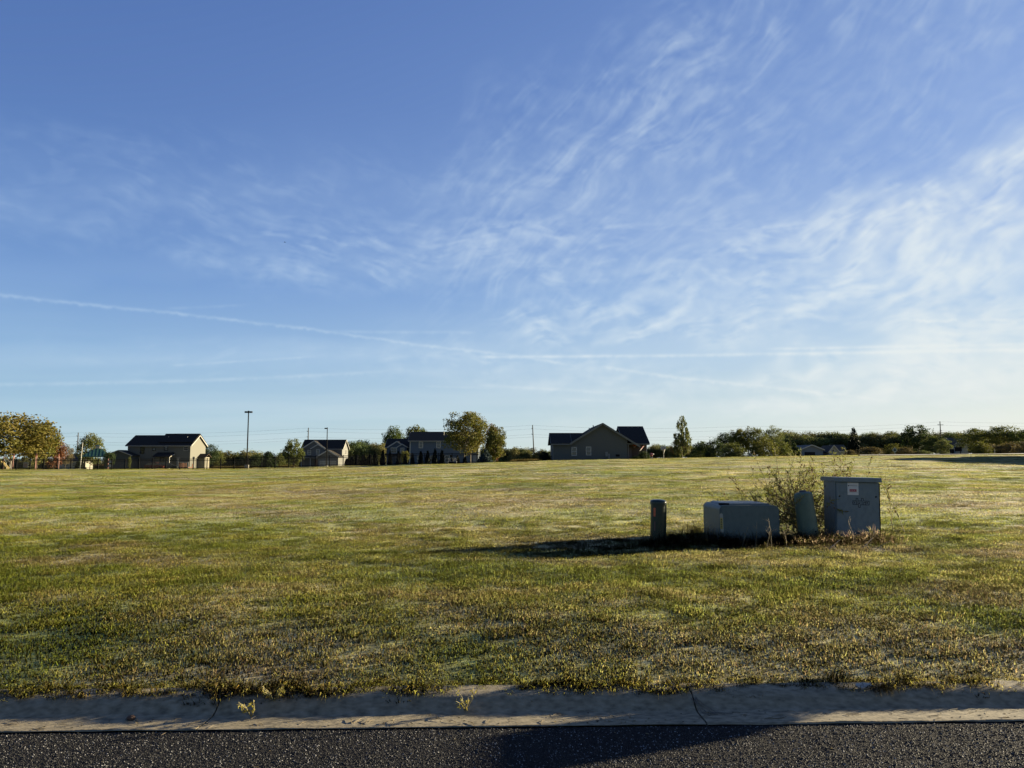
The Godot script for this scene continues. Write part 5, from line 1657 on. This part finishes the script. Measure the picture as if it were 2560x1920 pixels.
func build_weeds() -> void:
	var r := RandomNumberGenerator.new()
	r.seed = 55
	# the seeding weed bush behind the boxes
	var base := spot(2030, 15.05)
	var o := thing("weed_bush", base, "tall straggly seeding weed bush behind the utility boxes", "bush")
	var st := MB.new()
	var lf := MB.new()
	var sd := MB.new()
	lf.colored = true
	sd.colored = true
	for k in 135:
		var root := Vector3(r.randfn() * 0.6 - 0.1, 0.0, r.randfn() * 0.22)
		var yaw := r.randf() * TAU
		var tilt := absf(r.randfn()) * 0.6 + 0.05
		var dir := Vector3(cos(yaw) * sin(tilt) * 1.1, cos(tilt), sin(yaw) * sin(tilt) * 0.7).normalized()
		var length := r.randf_range(0.75, 1.75) * (1.0 - 0.18 * tilt)
		var droop := Vector3(dir.x, 0, dir.z) * 0.5 + Vector3(0, -0.10, 0)
		var pts := []
		var rad := []
		for s in 7:
			var t := s / 6.0
			pts.append(root + dir * length * t + droop * t * t * 0.38 + Vector3(r.randfn(), r.randfn(), r.randfn()) * 0.012 * (1.0 if s else 0.0))
			rad.append(lerpf(0.0068, 0.0026, t))
		st.tube(pts, rad, 4, false)
		for b in 19:
			var t := r.randf_range(0.18, 1.0)
			var ii := mini(int(t * 6.0), 5)
			var p: Vector3 = pts[ii].lerp(pts[ii + 1], t * 6.0 - ii)
			var td := (dir + Vector3(r.randfn(), r.randfn() * 0.5, r.randfn()) * 0.75).normalized()
			var tl := r.randf_range(0.07, 0.26) * (1.25 - 0.7 * t)
			var e := p + td * tl - Vector3(0, tl * tl * 0.8, 0)
			st.tube([p, p.lerp(e, 0.55) + Vector3(0, 0.01, 0), e], [0.0042, 0.003, 0.0018], 3, false)
			var ripe := r.randf() < 0.34
			for l in r.randi_range(5, 11):
				var q := p.lerp(e, r.randf_range(0.15, 1.0))
				var a := (td * 0.5 + Vector3(r.randfn(), r.randfn(), r.randfn()) * 0.7).normalized()
				var c := a.cross(Vector3(r.randfn(), r.randfn(), r.randfn())).normalized()
				if ripe:
					var s2 := r.randf_range(0.009, 0.017)
					var g := r.randf_range(0.7, 1.3)
					sd.col = Color(g, g * 0.9, g * 0.8)
					sd.quad(q - a * s2 * 1.5, q - c * s2 * 0.8, q + a * s2 * 1.5, q + c * s2 * 0.8)
				else:
					var s3 := r.randf_range(0.015, 0.03)
					var g := r.randf_range(0.7, 1.35)
					lf.col = Color(g * r.randf_range(0.9, 1.25), g, g * 0.8)
					lf.quad(q, q + a * s3 * 0.9 - c * s3 * 0.22, q + a * s3 * 2.0, q + a * s3 * 0.9 + c * s3 * 0.22)
	put(st.done(), "stems", M("weed_stem", 0.19, 0.165, 0.075, 0.85), o)
	put(lf.done(), "leaves", leafmat("weed_leaf", 0.17, 0.18, 0.05, 0.8), o)
	put(sd.done(), "seed_heads", leafmat("weed_seed", 0.17, 0.125, 0.07, 0.5), o)
	# dry weeds and thatch matted round the feet of the boxes
	var tufts := []
	for v in 5:
		rng.seed = 700 + v
		var mb := MB.new()
		mb.colored = true
		for k in 22:
			var a := rng.randf() * TAU
			var g := rng.randf_range(0.55, 1.4)
			mb.col = Color(g, g * rng.randf_range(0.82, 0.98), g * rng.randf_range(0.7, 0.95))
			blade(mb, Vector3(cos(a), 0, sin(a)) * rng.randf() * 0.09, a + rng.randfn() * 0.5, rng.randf_range(0.1, 1.35), rng.randf_range(0.1, 0.38), rng.randf_range(0.003, 0.0065), rng.randf_range(0.2, 1.4))
		tufts.append(mb.done())
	var places := []
	for k in 780:
		var px := r.randf_range(1575, 2262)
		var depth := absf(r.randfn())
		var dd := 13.75 - depth * 0.42 + r.randf() * 0.25
		if px > 1690 and px < 2260:
			dd -= 0.05
		var edge := minf(smoothstep(1570, 1640, px), smoothstep(2275, 2190, px))
		if r.randf() > edge * 0.85 + 0.15:
			continue
		var p := spot(px, dd)
		var s := r.randf_range(0.5, 1.05) * (0.6 + 0.5 * edge) * exp(-depth * 0.35)
		var brown := r.randf()
		var c := Color(0.66, 0.55, 0.38).lerp(Color(0.40, 0.31, 0.22), brown)
		if r.randf() < 0.22:
			c = Color(0.34, 0.36, 0.11)
		places.append([Transform3D(Basis(Vector3.UP, r.randf() * TAU).scaled(Vector3(s * 1.15, s, s * 1.15)), p), c])
	# heaped higher between the round pedestal and the transformer, and against its flank
	for k in 50:
		var px := r.randf_range(1640, 1800)
		var dd := r.randf_range(13.75, 14.7)
		var p := spot(px, dd)
		var hump := 1.0 - absf(px - 1735.0) / 100.0
		p.y += maxf(hump, 0.0) * r.randf() * 0.12
		var s := r.randf_range(0.6, 1.25)
		places.append([Transform3D(Basis(Vector3.UP, r.randf() * TAU).scaled(Vector3(s, s, s)), p), Color(0.62, 0.52, 0.38).lerp(Color(0.36, 0.32, 0.2), r.randf())])
	scatter("dry_weeds", "matted dry brown weeds around the feet of the utility boxes", tufts, places, leafmat("dry_weed", 1, 1, 1, 0.5), "weeds")
	# pale seed stalks standing before the transformer
	for a in [[1880, 13.1, 0.45, 0.1], [1922, 13.05, 0.5, -0.1], [1905, 13.0, 0.34, 0.3], [1960, 13.0, 0.32, -0.2], [2128, 13.1, 0.42, -0.25], [1845, 13.1, 0.36, 0.35], [2160, 12.9, 0.3, 0.4], [1765, 13.5, 0.95, -0.12]]:
		var s := thing("seed_stalk", spot(a[0], a[1]), {1880: "pale branching weed stalk before the middle of the transformer", 1922: "tall pale weed stalk before the right half of the transformer", 1905: "short pale weed stalk between two taller ones", 1960: "thin pale stalk at the right corner of the transformer", 2128: "pale bent stalk before the tall cabinet door", 1845: "slanting pale stalk beside the yellow warning strip", 2160: "pale forked stalk at the cabinet foot", 1765: "single long straw rising above the transformer's left corner"}[a[0]], "weed stalk", "pale weed stalks")
		var top := Vector3(a[3] * a[2], a[2], 0.02)
		var m := M("straw", 0.2, 0.165, 0.10, 0.9)
		rod(s, "stem", [Vector3(0, -0.05, 0), top * 0.5 + Vector3(0.015, 0, 0), top], 0.0024, m, 4)
		for k in 5:
			var q := top * r.randf_range(0.55, 1.0)
			rod(s, "twig", [q, q + Vector3(r.randfn() * 0.07, r.randf_range(0.03, 0.12), r.randfn() * 0.05)], 0.0018, m, 3)
	# bleached dead branches on the ground by the cabinet
	for a in [[2155, 12.75, 0.3, "bleached forked branch lying before the cabinet"], [2195, 12.6, 0.26, "bleached twig leaning at the right foot of the cabinet"], [2075, 12.7, 0.28, "pale curved branch lying left of the cabinet foot"]]:
		var s := thing("dead_branch", spot(a[0], a[1]) + Vector3(0, 0.02, 0), a[3], "branch", "dead branches by the boxes", r.randf_range(-0.5, 0.5))
		var m := M("bleached", 0.22, 0.19, 0.15, 0.9)
		put(MB.new().tube([Vector3(-a[2] * 0.5, -0.04, 0), Vector3(-0.03, 0.05, 0.03), Vector3(a[2] * 0.5, 0.14, 0.0)], [0.006, 0.005, 0.003], 6).done(), "limb", m, s)
		put(MB.new().tube([Vector3(-0.03, 0.05, 0.03), Vector3(0.02, -0.06, 0.08)], [0.005, 0.003], 5).done(), "fork", m, s)

func build_edge() -> void:
	var r := RandomNumberGenerator.new()
	r.seed = 66
	var tufts := []
	for v in 7:
		rng.seed = 800 + v
		var mb := MB.new()
		mb.colored = true
		var long := 0.09 + 0.02 * v
		for k in 44 + 6 * v:
			var g := rng.randf_range(0.45, 1.35)
			mb.col = Color(g * rng.randf_range(0.85, 1.35), g, g * rng.randf_range(0.7, 1.0))
			var yaw := PI / 2 + rng.randfn() * (0.5 + 0.1 * v)
			blade(mb, Vector3(rng.randfn() * 0.05, -0.01, rng.randf_range(-0.06, 0.04)), yaw, rng.randf_range(0.1, 1.25), long * rng.randf_range(0.3, 0.85), rng.randf_range(0.003, 0.0062), rng.randf_range(0.3, 1.5))
		tufts.append(mb.done())
	var places := []
	var x := -6.5
	while x < 6.9:
		var lush := 0.5 + 0.75 * n_mid.get_noise_2d(x * 0.75, 3.0) + 0.55 * n_fine.get_noise_2d(x * 1.9, 8.0)
		for k in 4:
			if r.randf() > 0.6 + 0.5 * lush:
				continue
			var px := x + r.randf_range(-0.09, 0.09)
			var dd := kerb_d(px) + 0.50 + r.randf_range(-0.05, 0.2) - 0.07 * clampf(lush, -0.3, 1.2)
			var s := clampf(0.42 + 0.42 * lush + r.randf_range(-0.2, 0.22), 0.32, 1.05)
			var c := lawn_color(px, dd + 0.5).lerp(Color(0.42, 0.43, 0.17), 0.35) * r.randf_range(0.8, 1.3)
			places.append([Transform3D(Basis(Vector3.UP, r.randf_range(-0.8, 0.8)).scaled(Vector3(1, 1, 1) * s), Vector3(px, 0.082, -dd)), c])
		x += 0.075
	scatter("kerb_grass", "ragged longer grass hanging over the kerb top", tufts, places, mats["grass"])
	# litter in the gutter and straws on the road
	var bits := []
	for v in 3:
		rng.seed = 860 + v
		var mb := MB.new()
		mb.colored = true
		var g := [0.22, 0.05, 0.3][v] as float
		mb.col = Color(g, g * 0.82, g * 0.55)
		if v == 2:
			mb.tube([Vector3(-0.03, 0.003, 0), Vector3(0, 0.006, 0.006), Vector3(0.035, 0.003, 0)], [0.0012, 0.0016, 0.001], 4)
		else:
			mb.quad(Vector3(-0.007, 0.001, -0.002), Vector3(0.0, 0.003, 0.005), Vector3(0.008, 0.002, 0.001), Vector3(0.001, 0.004, -0.004))
			mb.quad(Vector3(0.004, 0.001, -0.003), Vector3(0.009, 0.005, 0.002), Vector3(0.006, 0.002, 0.006), Vector3(0.0, 0.001, 0.003))
		bits.append(mb.done())
	var dropped := []
	for k in 460:
		var px := r.randf_range(-5.5, 5.8)
		var off := 0.02 + 0.22 * absf(r.randfn()) * 0.5 if k % 4 else r.randf_range(-1.2, 0.0)
		var y := 0.011 if off > 0.0 else 0.005
		if off > 0.23:
			continue
		var s := r.randf_range(0.6, 1.5)
		dropped.append([Transform3D(Basis(Vector3.UP, r.randf() * TAU).scaled(Vector3(s, s, s)), Vector3(px, y, -(kerb_d(px) + off))), Color(1, 1, 1) * r.randf_range(0.6, 1.2)])
	scatter("gutter_litter", "bits of straw and dead leaf in the gutter and on the road", bits, dropped, mats["grass"], "litter")
	# weeds growing from the kerb face
	for a in [[655, 0.21, 0.16, "small branching yellow weed at the foot of the kerb, left of centre"], [1165, 0.28, 0.17, "leafy pale weed growing from the kerb face near the middle"], [690, 0.36, 0.12, "grassy weed hanging down the kerb face above the small yellow weed"]]:
		var xx := xs(a[0], 5.0)
		var dd: float = kerb_d(xx) + a[1]
		var s := thing("kerb_weed", Vector3(xx, 0.01 if a[1] < 0.3 else 0.06, -dd), a[3], "weed", "weeds in the kerb")
		var stm := MB.new()
		var lf := MB.new()
		lf.colored = true
		for k in 6:
			var yaw := r.randf() * TAU
			var tip := Vector3(cos(yaw) * 0.07, a[2] * r.randf_range(0.5, 1.0), absf(sin(yaw)) * 0.09 + 0.02)
			stm.tube([Vector3.ZERO, tip * 0.5 + Vector3(0.01, 0.01, 0), tip], [0.003, 0.0022, 0.0015], 4, false)
			for l in 7:
				var p := tip * r.randf_range(0.35, 1.05)
				var q := Vector3(r.randfn(), r.randfn(), r.randfn()).normalized()
				var c := q.cross(Vector3(r.randfn(), r.randfn(), r.randfn())).normalized()
				var z := r.randf_range(0.008, 0.016)
				var g := r.randf_range(0.7, 1.3)
				lf.col = Color(g * 1.1, g, g * 0.8)
				lf.quad(p, p + q * z - c * z * 0.5, p + q * z * 2.0, p + q * z + c * z * 0.5)
		put(stm.done(), "stems", M("weed_stem", 0.19, 0.165, 0.075, 0.85), s)
		put(lf.done(), "leaves", leafmat("kerb_leaf", 0.22, 0.2, 0.075, 0.7), s)
	# flat pale stone and a clod of earth on the kerb
	var sx := xs(2127, 5.35)
	var sp := thing("flat_stone", Vector3(sx, 0.092, -(kerb_d(sx) + 0.44)), "flat pale stone lying on the kerb top", "stone")
	put(MB.new().extrude(PackedVector2Array([Vector2(-0.055, 0.0), Vector2(-0.025, -0.03), Vector2(0.02, -0.018), Vector2(0.058, -0.008), Vector2(0.05, 0.014), Vector2(0.01, 0.022), Vector2(-0.04, 0.018)]), 0.0, 0.014, Transform3D(Basis(Vector3.RIGHT, -PI / 2 + 0.5), Vector3.ZERO)).done(), "slab", M("pale_stone", 0.33, 0.30, 0.25, 0.9), sp)
	var cx := xs(355, 4.9)
	var cl := thing("earth_clod", Vector3(cx, 0.008, -(kerb_d(cx) + 0.2)), "small brown clod lying in the gutter at the left", "clod")
	put(MB.new().lathe([Vector2(0.0, -0.01), Vector2(0.02, 0.0), Vector2(0.024, 0.012), Vector2(0.014, 0.024), Vector2(0.0, 0.027)], 7, Transform3D(), Vector2(1.2, 0.9)).done(), "lump", M("clod", 0.07, 0.04, 0.025, 0.95), cl)
	# dead grass clump hanging over the kerb at the right
	var dm := MB.new()
	dm.colored = true
	for k in 130:
		var g := r.randf_range(0.5, 1.3)
		dm.col = Color(g, g * 0.92, g * 0.85)
		blade(dm, Vector3(r.randfn() * 0.05, 0.0, r.randfn() * 0.02), PI / 2 + r.randfn() * 0.5, r.randf_range(1.0, 1.7), r.randf_range(0.06, 0.15), 0.004, r.randf_range(0.4, 1.0))
	var gx := xs(2172, 5.3)
	var dc := thing("dead_grass_clump", Vector3(gx, 0.098, -(kerb_d(gx) + 0.43)), "grey clump of dead grass hanging down the kerb beside the flat stone", "grass clump")
	put(dm.done(), "blades", leafmat("dead_grass", 0.16, 0.15, 0.10, 0.3), dc)
	# dead stalks caught in the kerb joint
	var jx := 1.18
	var js := thing("joint_straw", Vector3(jx, 0.0, -kerb_d(jx)), "strands of grey straw caught in the kerb joint", "straw")
	for k in 4:
		rod(js, "strand", [Vector3(r.randf_range(-0.04, 0.02), 0.092, -0.45), Vector3(r.randf_range(-0.03, 0.03), 0.052, -0.33), Vector3(0.02 + 0.03 * k, 0.012, -0.21), Vector3(0.06 + 0.05 * k, 0.013, -0.15 - 0.012 * k)], 0.0025, M("grey_straw", 0.14, 0.12, 0.09, 0.9), 4)
	# mailbox outside the picture whose shadow falls on the road
	var mx := 7.0
	var md := 7.38
	var mb := thing("roadside_mailbox", Vector3(mx, ground(mx, md), -md), "roadside mailbox right of the view that shades the road", "mailbox")
	slab(mb, "post", Vector3(-0.014, -0.3, -0.26), Vector3(0.014, 0.83, -0.232), mats["wood_pole"])
	slab(mb, "arm", Vector3(-0.03, 0.832, -0.28), Vector3(0.03, 0.9, 0.28), mats["wood_pole"])
	put(MB.new().extrude(rounded(0.24, 0.3, 0.11, 8), -0.26, 0.3, Transform3D(Basis(), Vector3(0, 0.903, 0))).done(), "box", mats["black_metal"], mb)
# ---------------------------------------------------------------- the scene
func _ready() -> void:
	rng.seed = 4
	for k in 3:
		var n: FastNoiseLite = [n_low, n_mid, n_fine][k]
		n.seed = 30 + k
		n.noise_type = FastNoiseLite.TYPE_SIMPLEX_SMOOTH
		n.frequency = 1.0
		n.fractal_octaves = [2, 3, 2][k]
	var cam := Camera3D.new()
	cam.name = "camera"
	add_child(cam)
	cam.position = Vector3(0, EYE, 0)
	cam.rotation_degrees = Vector3(5.649, 0, 0)
	cam.fov = 53.1
	cam.near = 0.05
	cam.far = 6000.0
	cam.current = true
	var sun := DirectionalLight3D.new()
	sun.name = "sun"
	add_child(sun)
	sun.rotation_degrees = Vector3(-SUN_EL, -SUN_AZ, 0) + Vector3(0, 180, 0)
	sun.light_energy = 1.6
	sun.light_color = Color(1.0, 0.93, 0.78)
	sun.light_angular_distance = 0.55
	sun.shadow_enabled = true
	var env := Environment.new()
	env.background_mode = Environment.BG_SKY
	env.tonemap_mode = Environment.TONE_MAPPER_LINEAR
	env.tonemap_exposure = 4.6
	env.background_energy_multiplier = 0.214
	env.sdfgi_enabled = true
	env.ssao_enabled = true
	env.ssil_enabled = true
	var sky := Sky.new()
	sky.sky_material = make_sky()
	env.sky = sky
	env.sky_rotation = Vector3(0, PI, 0)
	var we := WorldEnvironment.new()
	we.name = "environment"
	we.environment = env
	add_child(we)
	print("sky ", Time.get_ticks_msec())
	build_ground()
	print("ground ", Time.get_ticks_msec())
	build_grass()
	print("grass ", Time.get_ticks_msec())
	palette()
	build_houses()
	build_park()
	build_poles()
	build_trees()
	print("far ", Time.get_ticks_msec())
	build_boxes()
	build_weeds()
	build_edge()
	print("done ", Time.get_ticks_msec())
